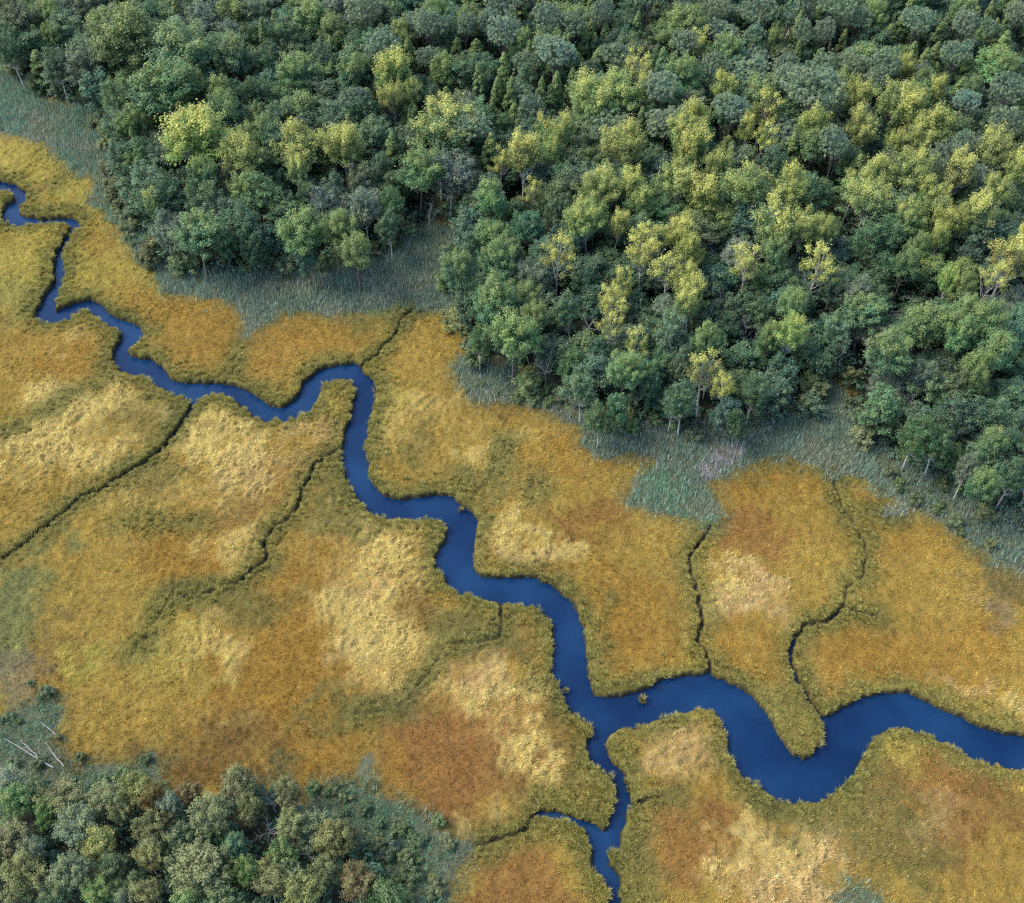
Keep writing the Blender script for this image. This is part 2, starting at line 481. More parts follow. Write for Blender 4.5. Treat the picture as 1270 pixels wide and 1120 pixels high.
# ------------------------------------------------------------------ colours of the marsh vegetation: patches of different grasses and one of painted shade
PAL = {'or': (0.395, 0.240, 0.048), 'go': (0.420, 0.295, 0.066), 'ta': (0.620, 0.475, 0.150), 'br': (0.235, 0.150, 0.046), 'ol': (0.195, 0.185, 0.056),
       'rd': (0.340, 0.180, 0.055), 'ye': (0.430, 0.360, 0.078), 'pk': (0.575, 0.410, 0.165), 'gn': (0.170, 0.230, 0.090), 'gy': (0.26, 0.22, 0.15), 'dk': (0.16, 0.145, 0.065)}
LUMP = {'or': 0.10, 'go': 0.30, 'ta': 1.0, 'br': 0.25, 'ol': 0.55, 'rd': 0.10, 'ye': 0.55, 'pk': 0.9, 'gn': 0.5, 'gy': 0.3, 'dk': 0.3}
patches = [
    (330, 860, 130, 60, 'rd', .8), (200, 940, 130, 36, 'br', .45), (560, 880, 90, 90, 'rd', .35), (1180, 1010, 120, 90, 'br', .3), (760, 690, 90, 60, 'or', .5),
    (30, 200, 80, 35, 'ye', 1), (115, 245, 60, 30, 'ye', 1), (20, 330, 70, 70, 'ye', .9), (150, 330, 80, 40, 'ye', .7), (30, 430, 90, 50, 'go', .8), (90, 440, 60, 26, 'or', .7), (85, 425, 26, 14, 'ta', .5),
    (10, 385, 30, 40, 'gn', .3), (240, 400, 80, 45, 'or', .5), (340, 430, 60, 30, 'or', .45), (410, 418, 60, 25, 'or', .6), (460, 395, 40, 26, 'ol', .7), (500, 375, 35, 14, 'gn', .8), (535, 415, 45, 35, 'go', .9),
    (500, 450, 34, 25, 'go', .8), (540, 470, 40, 26, 'go', .8), (120, 500, 85, 32, 'ta', 1), (40, 555, 65, 36, 'ta', .9), (95, 560, 60, 26, 'ta', .8), (185, 515, 40, 40, 'ol', .5), (60, 600, 40, 20, 'go', .6),
    (265, 532, 40, 42, 'ta', .9), (312, 572, 42, 40, 'ta', .8), (330, 605, 60, 40, 'pk', .55), (360, 625, 50, 36, 'or', .7), (385, 530, 30, 22, 'pk', .5), (195, 610, 55, 36, 'ta', .45), (170, 590, 40, 24, 'ol', .6),
    (150, 680, 90, 55, 'go', .8), (250, 690, 80, 50, 'or', .9), (300, 640, 40, 22, 'br', .5), (300, 682, 45, 26, 'ta', .7), (100, 720, 80, 40, 'go', .6), (20, 770, 44, 80, 'gn', .7), (60, 830, 40, 50, 'br', .5), (20, 850, 34, 40, 'gy', .5),
    (450, 668, 66, 36, 'ta', .85), (485, 705, 60, 28, 'ta', .75), (400, 705, 50, 40, 'or', .6), (420, 640, 34, 30, 'ol', .7), (505, 650, 40, 18, 'ta', .5), (420, 590, 24, 34, 'ol', .7), (440, 735, 30, 20, 'pk', .6),
    (345, 830, 110, 75, 'or', 1), (280, 742, 80, 26, 'ol', .7), (260, 800, 50, 28, 'ta', .75), (100, 818, 26, 34, 'ye', 1), (215, 815, 50, 44, 'ye', .6), (180, 900, 80, 46, 'go', .9), (130, 870, 50, 40, 'go', .8),
    (450, 770, 60, 36, 'ta', .9), (430, 800, 30, 20, 'pk', .7), (475, 800, 50, 30, 'ta', .8), (500, 840, 60, 28, 'ta', .5), (420, 885, 50, 14, 'ol', .8), (500, 890, 44, 16, 'ol', .5), (298, 910, 14, 12, 'ta', .9),
    (330, 920, 60, 22, 'br', .6), (260, 930, 60, 28, 'br', .5), (230, 962, 80, 20, 'br', .8), (370, 965, 50, 24, 'dk', .8), (410, 930, 44, 40, 'or', .9), (560, 780, 40, 30, 'ol', .8), (575, 720, 24, 26, 'or', .6), (520, 750, 40, 30, 'br', .5),
    (620, 858, 65, 24, 'ta', 1), (600, 830, 30, 24, 'pk', .6), (645, 872, 26, 14, 'rd', .6), (655, 935, 36, 44, 'ta', 1), (560, 935, 85, 50, 'rd', .9), (550, 1000, 70, 32, 'rd', .8), (500, 960, 36, 30, 'or', .7), (665, 815, 22, 50, 'ol', .6),
    (700, 915, 26, 50, 'br', .7), (715, 975, 44, 30, 'ol', .6), (592, 1016, 22, 12, 'ta', .7), (650, 1090, 66, 36, 'rd', .8), (580, 1065, 34, 22, 'go', .8), (700, 1040, 40, 30, 'go', .5), (640, 790, 34, 26, 'br', .5), (625, 945, 10, 14, 'br', .7),
    (850, 935, 56, 32, 'pk', .7), (830, 905, 30, 20, 'ol', .5), (840, 1030, 54, 40, 'rd', .8), (880, 985, 40, 26, 'go', .6), (975, 1075, 80, 46, 'pk', 1), (950, 1060, 60, 30, 'ta', .7), (1000, 1000, 60, 34, 'ol', .7), (925, 985, 50, 26, 'ol', .7),
    (1110, 930, 44, 40, 'ye', .7), (1080, 980, 44, 30, 'ol', .8), (1180, 1010, 80, 66, 'rd', .7), (1110, 1050, 60, 44, 'ol', .7), (1240, 1080, 44, 40, 'go', .8), (1240, 990, 40, 30, 'br', .6), (1160, 1020, 40, 20, 'pk', .3), (790, 1080, 30, 44, 'ol', .7),
    (530, 515, 66, 32, 'ta', .65), (480, 520, 24, 30, 'ye', .6), (570, 530, 60, 26, 'go', .6), (625, 565, 36, 28, 'ta', .8), (560, 585, 50, 20, 'go', .7), (515, 560, 26, 24, 'ol', .6), (690, 600, 70, 56, 'go', .9), (720, 560, 50, 30, 'or', .7),
    (745, 655, 62, 26, 'rd', .75), (618, 660, 24, 34, 'ta', .8), (682, 680, 44, 16, 'ta', 1), (640, 690, 44, 14, 'pk', .8), (600, 600, 40, 16, 'ol', .6), (800, 700, 80, 56, 'go', .8), (780, 755, 60, 50, 'or', .75), (745, 800, 18, 44, 'ol', .8),
    (790, 800, 60, 28, 'or', .8), (850, 745, 30, 50, 'br', .3), (960, 615, 90, 46, 'or', .7), (1005, 655, 60, 56, 'go', .9), (925, 665, 44, 36, 'rd', .7), (918, 735, 46, 30, 'pk', 1), (900, 720, 24, 20, 'ta', .8), (968, 742, 30, 18, 'pk', .6),
    (1063, 600, 26, 24, 'go', 1), (1130, 680, 60, 50, 'or', .7), (1160, 735, 90, 56, 'go', .8), (1050, 800, 54, 34, 'or', .9), (1160, 810, 90, 44, 'or', .7), (1236, 765, 26, 24, 'gy', .5), (1205, 850, 26, 10, 'pk', .5),
    (1258, 882, 26, 18, 'ta', .8), (900, 790, 50, 32, 'or', .8), (965, 830, 40, 30, 'or', .7), (985, 880, 34, 40, 'ol', .5), (1235, 690, 40, 50, 'dk', .7), (1200, 655, 40, 30, 'ol', .6), (980, 580, 50, 12, 'ol', .4), (800, 560, 40, 14, 'br', .6),  # dk here: shade by the right forest edge, painted into the marsh colour
    (885, 575, 26, 14, 'gy', .8), (1240, 610, 80, 40, 'dk', .5), (650, 500, 60, 14, 'br', .5), (420, 480, 14, 24, 'ye', .7), (1015, 900, 14, 20, 'ye', .6),
]
colr = np.empty(GX.shape + (3,))
colr[:] = PAL['go']
n_big = fbm(GX * 0.045, GY * 0.045, 21, 3)[..., None]
colr = colr * (1 - 0.35 * np.clip(n_big, 0, 1)) + np.array(PAL['or']) * 0.35 * np.clip(n_big, 0, 1)
n_low = np.clip(fbm(GX * 0.028, GY * 0.028, 23, 3), 0, 1)[..., None]
colr = colr * (1 - 0.4 * n_low) + np.array(PAL['rd']) * 0.4 * n_low
lump = np.full(GX.shape, 0.3)
wx = 3.0 * fbm(GX * 0.15, GY * 0.15, 31, 4)
wy = 3.0 * fbm(GX * 0.15, GY * 0.15, 57, 4)
hole = 0.9 * fbm(GX * 0.42, GY * 0.42, 77, 4)
for u, v, rx, ry, key, st in patches:
    cx, cy = ground(u, v)
    dp = depth_at(u, v)
    ax, ay = rx * dp / FPX, ry * dp / FPX / 0.80
    r = 1.9 * max(ax, ay) + 3
    s = sub(cx - r, cx + r, cy - r, cy + r)
    q = np.hypot((GX[s] + wx[s] - cx) / ax, (GY[s] + wy[s] - cy) / ay) + hole[s] * 0.5
    a = st * sstep(1.42, 0.6, q)
    colr[s] = colr[s] * (1 - a[..., None]) + np.array(PAL[key]) * a[..., None]
    lump[s] = lump[s] * (1 - a) + LUMP[key] * a
# tall cordgrass along water and ditches
bank_w = sstep(3.0, 0.4, -creek_s + 1.3 * vnoise(GX * 0.25, GY * 0.25, 41)) * (creek_s < 0.2)
ditch_w = sstep(3.4, 0.35, ditch_d + 1.1 * vnoise(GX * 0.3, GY * 0.3, 42))
bw = np.maximum(bank_w * 0.8, ditch_w * 0.8)
olive = np.array([0.215, 0.202, 0.058]) * (1 + 0.35 * np.clip(vnoise(GX * 0.12, GY * 0.12, 44), -1, 1)[..., None] * np.array([1.2, 0.9, 0.5]))
colr = colr * (1 - bw[..., None]) + olive * bw[..., None]
lump = lump * (1 - bw) + 0.55 * bw
speck = fbm(GX * 0.5, GY * 0.5, 91, 3)
colr *= (1 + 0.16 * speck)[..., None]
reed_near = is_reed.astype(float)
for q in (2, 3, 5):
    for ax_ in (0, 1):
        reed_near = (reed_near + np.roll(reed_near, q, ax_) + np.roll(reed_near, -q, ax_)) / 3
reed_near = np.clip(reed_near * 1.5 + 0.35 * speck * (reed_near > 0.02), 0, 1)[..., None]
reed_soft = reed_near[..., 0]
colr = colr * (1 - 0.75 * reed_near) + np.array([0.165, 0.195, 0.085]) * 0.75 * reed_near
marsh_col = np.clip(colr, 0.008, 0.75)

# ------------------------------------------------------------------ relief of the ground
swx = GX + 1.5 * fbm(GX * 0.16, GY * 0.16, 61, 2)
swy = GY + 1.5 * fbm(GX * 0.16, GY * 0.16, 67, 2)
lay = 1.3 * vnoise(GX * 0.06, GY * 0.06, 71) * math.pi              # direction the hay lies in
billow, wsum = 0, 0
for q in range(5):                                                   # wrinkles of the laid hay, turning with the lay
    th = q * math.pi / 5
    al, ac = swx * math.cos(th) + swy * math.sin(th), -swx * math.sin(th) + swy * math.cos(th)
    w_ = (np.cos(lay - th) ** 2) ** 6
    billow = billow + w_ * (np.abs(vnoise(al * 0.45, ac * 1.5, 73 + q)) * 1.15 + 0.35 * np.abs(vnoise(al * 0.9 + 9, ac * 2.2, 90 + q)))
    wsum = wsum + w_
billow = billow / wsum
fine = fbm(GX * 1.1, GY * 1.1, 83, 2)
height = lump * (0.95 * np.minimum(billow, 1.0) - 0.16) + 0.13 * fine + 0.12 * vnoise(GX * 0.06, GY * 0.06, 85)
fade = sstep(-0.1, -1.6, creek_s)
height = height * fade
height -= ditch_cut
height -= 1.5 * sstep(-0.10, 0.45, creek_s)
outer = (GX < -93) | (GX > 93) | (GY < 34) | (GY > 190)
height = np.where(outer, 0.05, height)

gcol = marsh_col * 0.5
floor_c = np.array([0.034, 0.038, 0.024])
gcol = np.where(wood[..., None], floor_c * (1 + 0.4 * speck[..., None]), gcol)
gcol = np.where((is_reed & ~wood)[..., None], np.array([0.095, 0.105, 0.065]), gcol)
mud = sstep(0.1, 0.5, np.maximum(ditch_cut, 1.2 * sstep(-0.15, 0.3, creek_s)))[..., None]
gcol = gcol * (1 - mud) + np.array([0.030, 0.028, 0.018]) * mud
gcol = np.clip(np.where(outer[..., None] & ~wood[..., None], np.array(PAL['go']) * 0.6, gcol), 0.004, 0.8)

V = np.stack([GX, GY, height], -1).reshape(-1, 3)
ii = (np.arange(NY - 1)[:, None] * NX + np.arange(NX - 1)[None, :]).ravel()
F = np.stack([ii, ii + 1, ii + 1 + NX, ii + NX], -1)
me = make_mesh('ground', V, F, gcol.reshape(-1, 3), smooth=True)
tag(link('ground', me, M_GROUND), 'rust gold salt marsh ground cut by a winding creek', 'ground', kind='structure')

WATER_Z = -0.75
wv, wf = [], []
wxs, wys = np.linspace(-140, 140, 15), np.linspace(0, 175, 10)
for y in wys:
    for x in wxs:
        wv.append((x, y, WATER_Z))
for j in range(len(wys) - 1):
    for i in range(len(wxs) - 1):
        a = j * len(wxs) + i
        wf.append((a, a + 1, a + 1 + len(wxs), a + len(wxs)))
tag(link('creek_water', make_mesh('creek_water', wv, wf), M_WATER), 'deep blue tidal creek winding through the marsh', 'creek', kind='structure')


def look(field, x, y):
    i = np.clip(np.searchsorted(XS, x), 1, NX - 1)
    j = np.clip(np.searchsorted(YS, y), 1, NY - 1)
    i = np.where(np.abs(XS[i - 1] - x) < np.abs(XS[i] - x), i - 1, i)
    j = np.where(np.abs(YS[j - 1] - y) < np.abs(YS[j] - y), j - 1, j)
    return field[j, i]


def visible(x, y, z=0.5, m=40):
    d = y * math.cos(PITCH) + (CAMZ - z) * math.sin(PITCH)
    up = y * math.sin(PITCH) - (CAMZ - z) * math.cos(PITCH)
    u = PW / 2 + FPX * x / d
    v = PH / 2 - FPX * up / d
    return (u > -m) & (u < PW + m) & (v > -m) & (v < PH + m)


def blades(x, y, z, hd, tilt, length, width, col, bend=0.0):
    """One tapering triangle (or, bent, two) for each blade of grass. hd: heading of the lean."""
    n = len(x)
    base = np.stack([x, y, z], -1)
    dirv = np.stack([np.cos(hd) * np.sin(tilt), np.sin(hd) * np.sin(tilt), np.cos(tilt)], -1)
    side_a = hd + math.pi / 2 + rng.normal(0, 0.8, n)
    side = np.stack([np.cos(side_a), np.sin(side_a), np.zeros(n)], -1) * (width / 2)[:, None]
    tip = base + dirv * length[:, None]
    if np.isscalar(bend) and bend == 0.0:
        Vv = np.stack([base - side, base + side, tip], 1).reshape(-1, 3)
        Ff = np.arange(3 * n).reshape(n, 3)
        C = np.repeat(col, 3, axis=0)
        return Vv, Ff, C
    t2 = np.minimum(tilt + bend, 1.9)
    d2 = np.stack([np.cos(hd) * np.sin(t2), np.sin(hd) * np.sin(t2), np.cos(t2)], -1)
    mid = base + dirv * (length * 0.6)[:, None]
    tip = mid + d2 * (length * 0.4)[:, None]
    Vv = np.stack([base - side * 0.8, base + side * 0.8, mid + side, mid - side, tip], 1).reshape(-1, 3)
    k = np.arange(n)[:, None] * 5
    Ff = np.concatenate([k + np.array([[0, 1, 2]]), k + np.array([[0, 2, 3]]), k + np.array([[3, 2, 4]])])
    return Vv, Ff, np.repeat(col, 5, axis=0)


# ------------------------------------------------------------------ marsh hay: short grass, lying in swirls
NH = 190000
hx = rng.uniform(-80, 80, NH * 2)
hy = rng.uniform(36, 186, NH * 2)
ok = visible(hx, hy) & (look(creek_s, hx, hy) < -0.25) & (look(ditch_cut, hx, hy) < 0.12) & (look(wood_s, hx, hy) < 1.0)
rd = look(is_reed, hx, hy)
ok &= ~rd | (rng.random(len(hx)) < 0.3)
crease = look(billow, hx, hy)
ok &= (crease > 0.20 * np.clip(look(lump, hx, hy), 0.2, 1) * rng.uniform(0.4, 1.5, len(hx)))
hx, hy = hx[ok], hy[ok]
NB = 7
lay_h = look(lay, hx, hy)
lm = look(lump, hx, hy)
tuft_c = look(marsh_col, hx, hy) * rng.lognormal(0, 0.22, (len(hx), 1)) * np.array([1, 1, 1]) * rng.normal(1, 0.05, (len(hx), 3))
zx = look(height, hx, hy)
grow = rng.lognormal(0, 0.25, len(hx))
rep = lambda a: np.repeat(a, NB, axis=0)
n = len(hx) * NB
bx_, by_ = rep(hx) + rng.normal(0, 0.10, n), rep(hy) + rng.normal(0, 0.10, n)
hd = rep(lay_h) + math.pi / 2 + rng.normal(0, 0.6, n) + (rng.random(n) < 0.2) * rng.uniform(0, 6.28, n)
tilt = np.clip(rep(0.40 + 0.6 * lm) + rng.normal(0, 0.3, n), 0.05, 1.45)
ln = rep((0.27 + 0.06 * lm) * grow) * rng.uniform(0.7, 1.3, n)
cb = np.clip(rep(tuft_c) * rng.lognormal(0, 0.22, (n, 1)), 0.006, 0.8)
hv = blades(bx_, by_, rep(zx) - 0.04, hd, tilt, ln, rng.uniform(0.035, 0.062, n), cb)
tag(link('marsh_hay_grass', make_mesh('marsh_hay_grass', *hv), M_GRASS), 'short rust and straw coloured hay grass covering the marsh', 'grass', kind='stuff')
print('hay blades', n)

# ------------------------------------------------------------------ cordgrass clumps on the banks of the creek and the ditches
clx, cly, clr, clh = [], [], [], []


def along(line, off_in, off_out, per_m, r, h):
    for a, b in zip(line[:-1], line[1:]):
        L_ = math.hypot(b[0] - a[0], b[1] - a[1])
        nx_, ny_ = -(b[1] - a[1]) / (L_ + 1e-9), (b[0] - a[0]) / (L_ + 1e-9)
        for k in range(rng.poisson(L_ * per_m)):
            t = rng.random()
            o = rng.uniform(off_in, off_out) * rng.choice((-1, 1))
            clx.append(a[0] + (b[0] - a[0]) * t + nx_ * o)
            cly.append(a[1] + (b[1] - a[1]) * t + ny_ * o)
            clr.append(r * rng.lognormal(0, 0.25))
            clh.append(h * rng.lognormal(0, 0.18))


closed = [tuple(q) for q in creek_poly]
along(closed, 0.0, 0.5, 4.2, 0.52, 0.70)
along(closed, 0.4, 1.6, 5.5, 0.40, 0.58)
along(closed, 1.4, 3.2, 4.5, 0.28, 0.52)
for Q, w0, w1, dep in ditch_lines:
    w = 0.5 * (w0 + w1)
    along(Q, w + 0.24, w + 0.6, 3.6 * min(1, dep / 0.6), 0.26, 0.55)
    along(Q, w + 0.4, w + 1.7, 4.5, 0.28, 0.46)
clx, cly, clr, clh = map(np.array, (clx, cly, clr, clh))
cs = look(creek_s, clx, cly)
ok = visible(clx, cly) & (cs < -0.12) & (look(ditch_cut, clx, cly) < 0.35) & ~look(wood, clx, cly)
clx, cly, clr, clh = clx[ok], cly[ok], clr[ok], clh[ok]
NB = 56
rep = lambda a: np.repeat(a, NB, axis=0)
n = len(clx) * NB
az = rng.uniform(0, 2 * math.pi, n)
rad = np.sqrt(rng.random(n))
tuftc = look(marsh_col, clx, cly) * rng.lognormal(0.10, 0.16, (len(clx), 1))
tuftc = tuftc * 0.45 + np.array([0.36, 0.345, 0.105]) * 0.55 * rng.lognormal(0, 0.18, (len(clx), 1))
cb = np.clip(rep(tuftc) * rng.lognormal(0, 0.16, (n, 1)), 0.006, 0.8)
zz = np.maximum(look(height, clx, cly), -0.5)
bv = blades(rep(clx) + np.cos(az) * rad * rep(clr) * 0.6, rep(cly) + np.sin(az) * rad * rep(clr) * 0.6, rep(zz) - 0.05, az + rng.normal(0, 0.9, n), 0.10 + 0.85 * rad * rng.uniform(0.5, 1.2, n),
            rep(clh) * rng.uniform(0.75, 1.1, n) * (1 - 0.35 * rad), rng.uniform(0.045, 0.085, n), cb)
tag(link('bank_cordgrass', make_mesh('bank_cordgrass', *bv), M_GRASS), 'tall olive green cordgrass lining the creek and ditches', 'grass', kind='stuff')
print('bank clumps', len(clx))

# ------------------------------------------------------------------ reeds
NR = 1300000
rx_ = rng.uniform(-95, 95, NR * 2)
ry_ = rng.uniform(36, 190, NR * 2)
wobx, woby = rx_ + rng.standard_t(2.2, len(rx_)) * 0.3 + 1.3 * vnoise(rx_ * 0.4, ry_ * 0.4, 301), ry_ + rng.standard_t(2.2, len(ry_)) * 0.3 + 1.3 * vnoise(rx_ * 0.4, ry_ * 0.4, 302)
ok = visible(rx_, ry_) & (rng.random(len(rx_)) < sstep(0.42, 0.95, look(reed_soft, wobx, woby))) & (look(wood_s, rx_, ry_) < 4.0) & (look(creek_s, rx_, ry_) < -0.2)
clmp = fbm(rx_ * 0.55, ry_ * 0.55, 201, 2)
ok &= rng.random(len(rx_)) < 0.62 + 0.5 * clmp
rx_, ry_ = rx_[ok], ry_[ok]
kind = look(reed_t, rx_, ry_)
kind = np.where(kind < 0, 1, kind)
RC = np.array([(0.180, 0.285, 0.195), (0.190, 0.275, 0.205), (0.150, 0.290, 0.175), (0.20, 0.22, 0.09)])
rc = RC[kind] * 0.95
tealness = np.zeros(len(rx_))
for u, v, r in ((822, 605, 3.8), (870, 630, 3.0), (775, 545, 0.1), (1240, 640, 0.1), (190, 250, 5.0), (175, 290, 4.5), (455, 945, 2.0)):
    cx, cy = ground(u, v, 1)
    tealness = np.maximum(tealness, sstep(r * 1.3, r * 0.6, np.hypot(rx_ - cx, ry_ - cy)))
rc = rc * (1 - tealness[:, None]) + np.array([0.195, 0.335, 0.215]) * tealness[:, None]
drab = sstep(0.0, 0.7, fbm(rx_ * 0.12, ry_ * 0.12, 231, 2))[:, None] * 0.6
rc = rc * (1 - drab) + np.array([0.30, 0.30, 0.22]) * drab
pale = np.zeros(len(rx_))
for u, v, r in ((898, 563, 2.0), (880, 580, 1.6), (912, 556, 1.4)):
    cx, cy = ground(u, v, 1)
    pale = np.maximum(pale, sstep(r * 1.3, r * 0.5, np.hypot(rx_ - cx, ry_ - cy)))
rc = rc * (1 - pale[:, None] * .85) + np.array([0.40, 0.37, 0.38]) * pale[:, None] * .85
rc = np.clip(rc * rng.lognormal(0, 1.0, (len(rx_), 1)) ** np.where(kind == 2, 0.36, 0.5)[:, None], 0.01, 0.7)
n = len(rx_)
wind = 1.2 + 0.9 * vnoise(rx_ * 0.08, ry_ * 0.08, 211) + rng.normal(0, 0.6, n)
wind = np.where(kind == 2, rng.uniform(0, 6.283, n), wind)
hgt = (0.90 + 0.25 * fbm(rx_ * 0.25, ry_ * 0.25, 221, 2)) * rng.uniform(0.6, 1.2, n) * np.where(kind == 2, 0.85, 1.0)
rv = blades(rx_, ry_, look(height, rx_, ry_) - 0.05, wind, np.abs(rng.normal(0.22, 0.16, n)) + (kind == 2) * rng.uniform(0, 0.7, n), hgt, rng.uniform(0.045, 0.09, n), rc)
tag(link('reeds', make_mesh('reeds', *rv), M_REED), 'dense grey green reeds between the marsh and the trees', 'reeds', kind='stuff')
print('reeds', n)


# ------------------------------------------------------------------ trees
def tube(path, radii, sides, V_, F_):
    path = np.asarray(path, float)
    base = len(V_)
    for i, p_ in enumerate(path):
        d = path[min(i + 1, len(path) - 1)] - path[max(i - 1, 0)]
        d = d / (np.linalg.norm(d) + 1e-9)
        a = np.cross(d, (0.31, 0.17, 0.93) if abs(d[2]) < 0.9 else (1, 0.1, 0))
        a /= np.linalg.norm(a)
        b = np.cross(d, a)
        for k in range(sides):
            t = 2 * math.pi * k / sides
            V_.append(p_ + radii[i] * (math.cos(t) * a + math.sin(t) * b))
    for i in range(len(path) - 1):
        for k in range(sides):
            q = base + i * sides + k
            r_ = base + i * sides + (k + 1) % sides
            F_.append((q, r_, r_ + sides, q + sides))


def leaves(centres, radii, per, size, up=0.55, squash=0.8, shell=0.45, rough=0.6, hue=None, aspect=0.62, axis=None, stretch=0.6):
    """Leaf sprays round the clump centres: small folded diamonds turned outwards and up."""
    n = int(sum(per))
    idx = np.repeat(np.arange(len(centres)), per)
    d = rng.normal(size=(n, 3))
    d /= np.linalg.norm(d, axis=1)[:, None]
    d[:, 2] = np.where(d[:, 2] < -0.35, -d[:, 2], d[:, 2])
    rr = radii[idx] * (shell + (1 - shell) * rng.random(n) ** 0.6)
    off = d * rr[:, None]
    off[:, 2] *= squash
    if axis is not None:
        ax_ = axis[idx]
        off += ax_ * (np.sum(off * ax_, axis=1) * stretch)[:, None]
        off *= rng.lognormal(0, 0.22, n)[:, None]
    pos = centres[idx] + off
    nrm = d * 0.7 + np.array([0, 0, up]) + rng.normal(0, rough, (n, 3)) * 0.6
    nrm /= np.linalg.norm(nrm, axis=1)[:, None]
    a = np.cross(nrm, rng.normal(size=(n, 3)))
    a /= np.linalg.norm(a, axis=1)[:, None] + 1e-9
    b = np.cross(nrm, a)
    s = size * rng.lognormal(0, 0.25, n)[:, None]
    fold = nrm * s * 0.18
    Vv = np.stack([pos - a * s, pos - b * s * aspect - fold, pos + a * s, pos + b * s * aspect - fold], 1).reshape(-1, 3)
    k = np.arange(n)[:, None] * 4
    Ff = np.concatenate([k + np.array([[0, 1, 2]]), k + np.array([[0, 2, 3]])])
    h = np.clip(hue[idx] + rng.normal(0, 0.18, n), 0, 1)
    val = np.clip(rng.normal(0.5, 0.16, n) + rng.normal(0, 0.10, len(centres))[idx], 0, 1)
    hs = np.clip(rng.normal(0.5, 0.22, n), 0, 1)
    C = np.repeat(np.stack([h, val, hs], -1), 4, axis=0)
    return Vv, Ff, C


def spread_points(n, fn, dmin):
    pts = []
    for _ in range(n * 40):
        p_ = fn()
        if all(np.sum((p_ - q) ** 2) > dmin * dmin for q in pts):
            pts.append(p_)
            if len(pts) >= n:
                break
    return np.array(pts)


def ellipsoid_pt(c, r, zmin, lo, hi):
    def f():
        while True:
            d = rng.normal(size=3)
            d /= np.linalg.norm(d)
            if d[2] > zmin:
                return c + d * r * rng.uniform(lo, hi)
    return f


def limbs_to(ends, H, start_lo, start_hi, r0, V_, F_, top, lean=(0, 0), sides=5, keep=1.0, rl=0.32):
    tp = [np.array([lean[0] * t * t + 0.12 * math.sin(3 * t + H), lean[1] * t * t, top * t]) for t in np.linspace(0, 1, 7)]
    tp[0][:2] = 0
    tp[0][2] = -0.3
    tr = [r0 * (1.25 - 1.05 * t) if t > 0 else r0 * 1.5 for t in np.linspace(0, 1, 7)]
    tube(tp, tr, 7, V_, F_)
    for e in ends:
        if rng.random() > keep:
            continue
        s = np.clip((e[2] / H) * rng.uniform(0.55, 0.85), start_lo, start_hi) * H / top
        s = min(s, 0.97)
        k = s * 6
        i = int(k)
        st = tp[i] * (1 - (k - i)) + tp[min(i + 1, 6)] * (k - i)
        mid = st * 0.45 + e * 0.55 + np.array([0, 0, 0.14 * np.linalg.norm(e - st)]) * -1 + rng.normal(0, 0.18, 3)
        r = r0 * rl * rng.uniform(0.7, 1.2)
        tube([st, mid, e], [r, r * 0.7, r * 0.25], sides, V_, F_)


PROTO = {}


def finish(kind, Vt, Ft, crown, leaf_mat, bark_mat, H, R):
    i = len(PROTO.setdefault(kind, []))
    tm = make_mesh('trunk', np.array(Vt), np.array(Ft), smooth=True)
    tm.materials.append(bark_mat)
    cm = None
    if crown is not None:
        cm = make_mesh('crown', *crown)
        cm.materials.append(leaf_mat)
    PROTO[kind].append((tm, cm, H, R))


def join(parts):
    Vv, Ff, Cc, o = [], [], [], 0
    for v, f, c in parts:
        Vv.append(v)
        Ff.append(f + o)
        Cc.append(c)
        o += len(v)
    return np.concatenate(Vv), np.concatenate(Ff), np.concatenate(Cc)


def broadleaf(kind, mat, bmat, H, R, rz, nclump, rc, hue_lo, hue_hi, per, size, inner=0.35, keep=0.6, shell=0.4, up=0.55, zmin=-0.25, squash=0.85, lean=0.4, stretch=0.6):
    c = np.array([rng.normal(0, lean), rng.normal(0, lean), H - rz * 0.95])
    r = np.array([R * rng.uniform(0.75, 1.15), R * rng.uniform(0.75, 1.15), rz])
    outer_ = spread_points(nclump, ellipsoid_pt(c, r, zmin, 0.62, 1.08), rc * 0.95)
    inner_ = spread_points(int(nclump * inner), ellipsoid_pt(c, r * 0.65, -0.6, 0.3, 1.0), rc * 0.9)
    ends = outer_
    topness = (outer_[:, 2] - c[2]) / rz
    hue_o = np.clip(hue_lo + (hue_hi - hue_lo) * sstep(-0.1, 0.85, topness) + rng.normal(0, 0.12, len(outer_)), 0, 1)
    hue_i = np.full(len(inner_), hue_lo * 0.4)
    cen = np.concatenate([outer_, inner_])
    rad = np.concatenate([rc * rng.uniform(0.75, 1.25, len(outer_)), rc * 1.1 * rng.uniform(0.8, 1.3, len(inner_))])
    pr = np.maximum(8, (per * (rad / rc) ** 2)).astype(int)
    axv = cen - (c - np.array([0, 0, rz * 0.9])) + rng.normal(0, 0.5, cen.shape)
    axv /= np.linalg.norm(axv, axis=1)[:, None]
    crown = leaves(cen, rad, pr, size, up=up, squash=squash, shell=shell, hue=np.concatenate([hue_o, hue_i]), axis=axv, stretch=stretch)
    Vt, Ft = [], []
    limbs_to(ends, H, 0.3, 0.85, 0.20 * H / 13, Vt, Ft, H * 0.80, lean=(c[0], c[1]), keep=keep)
    finish(kind, Vt, Ft, crown, mat, bmat, H, R)


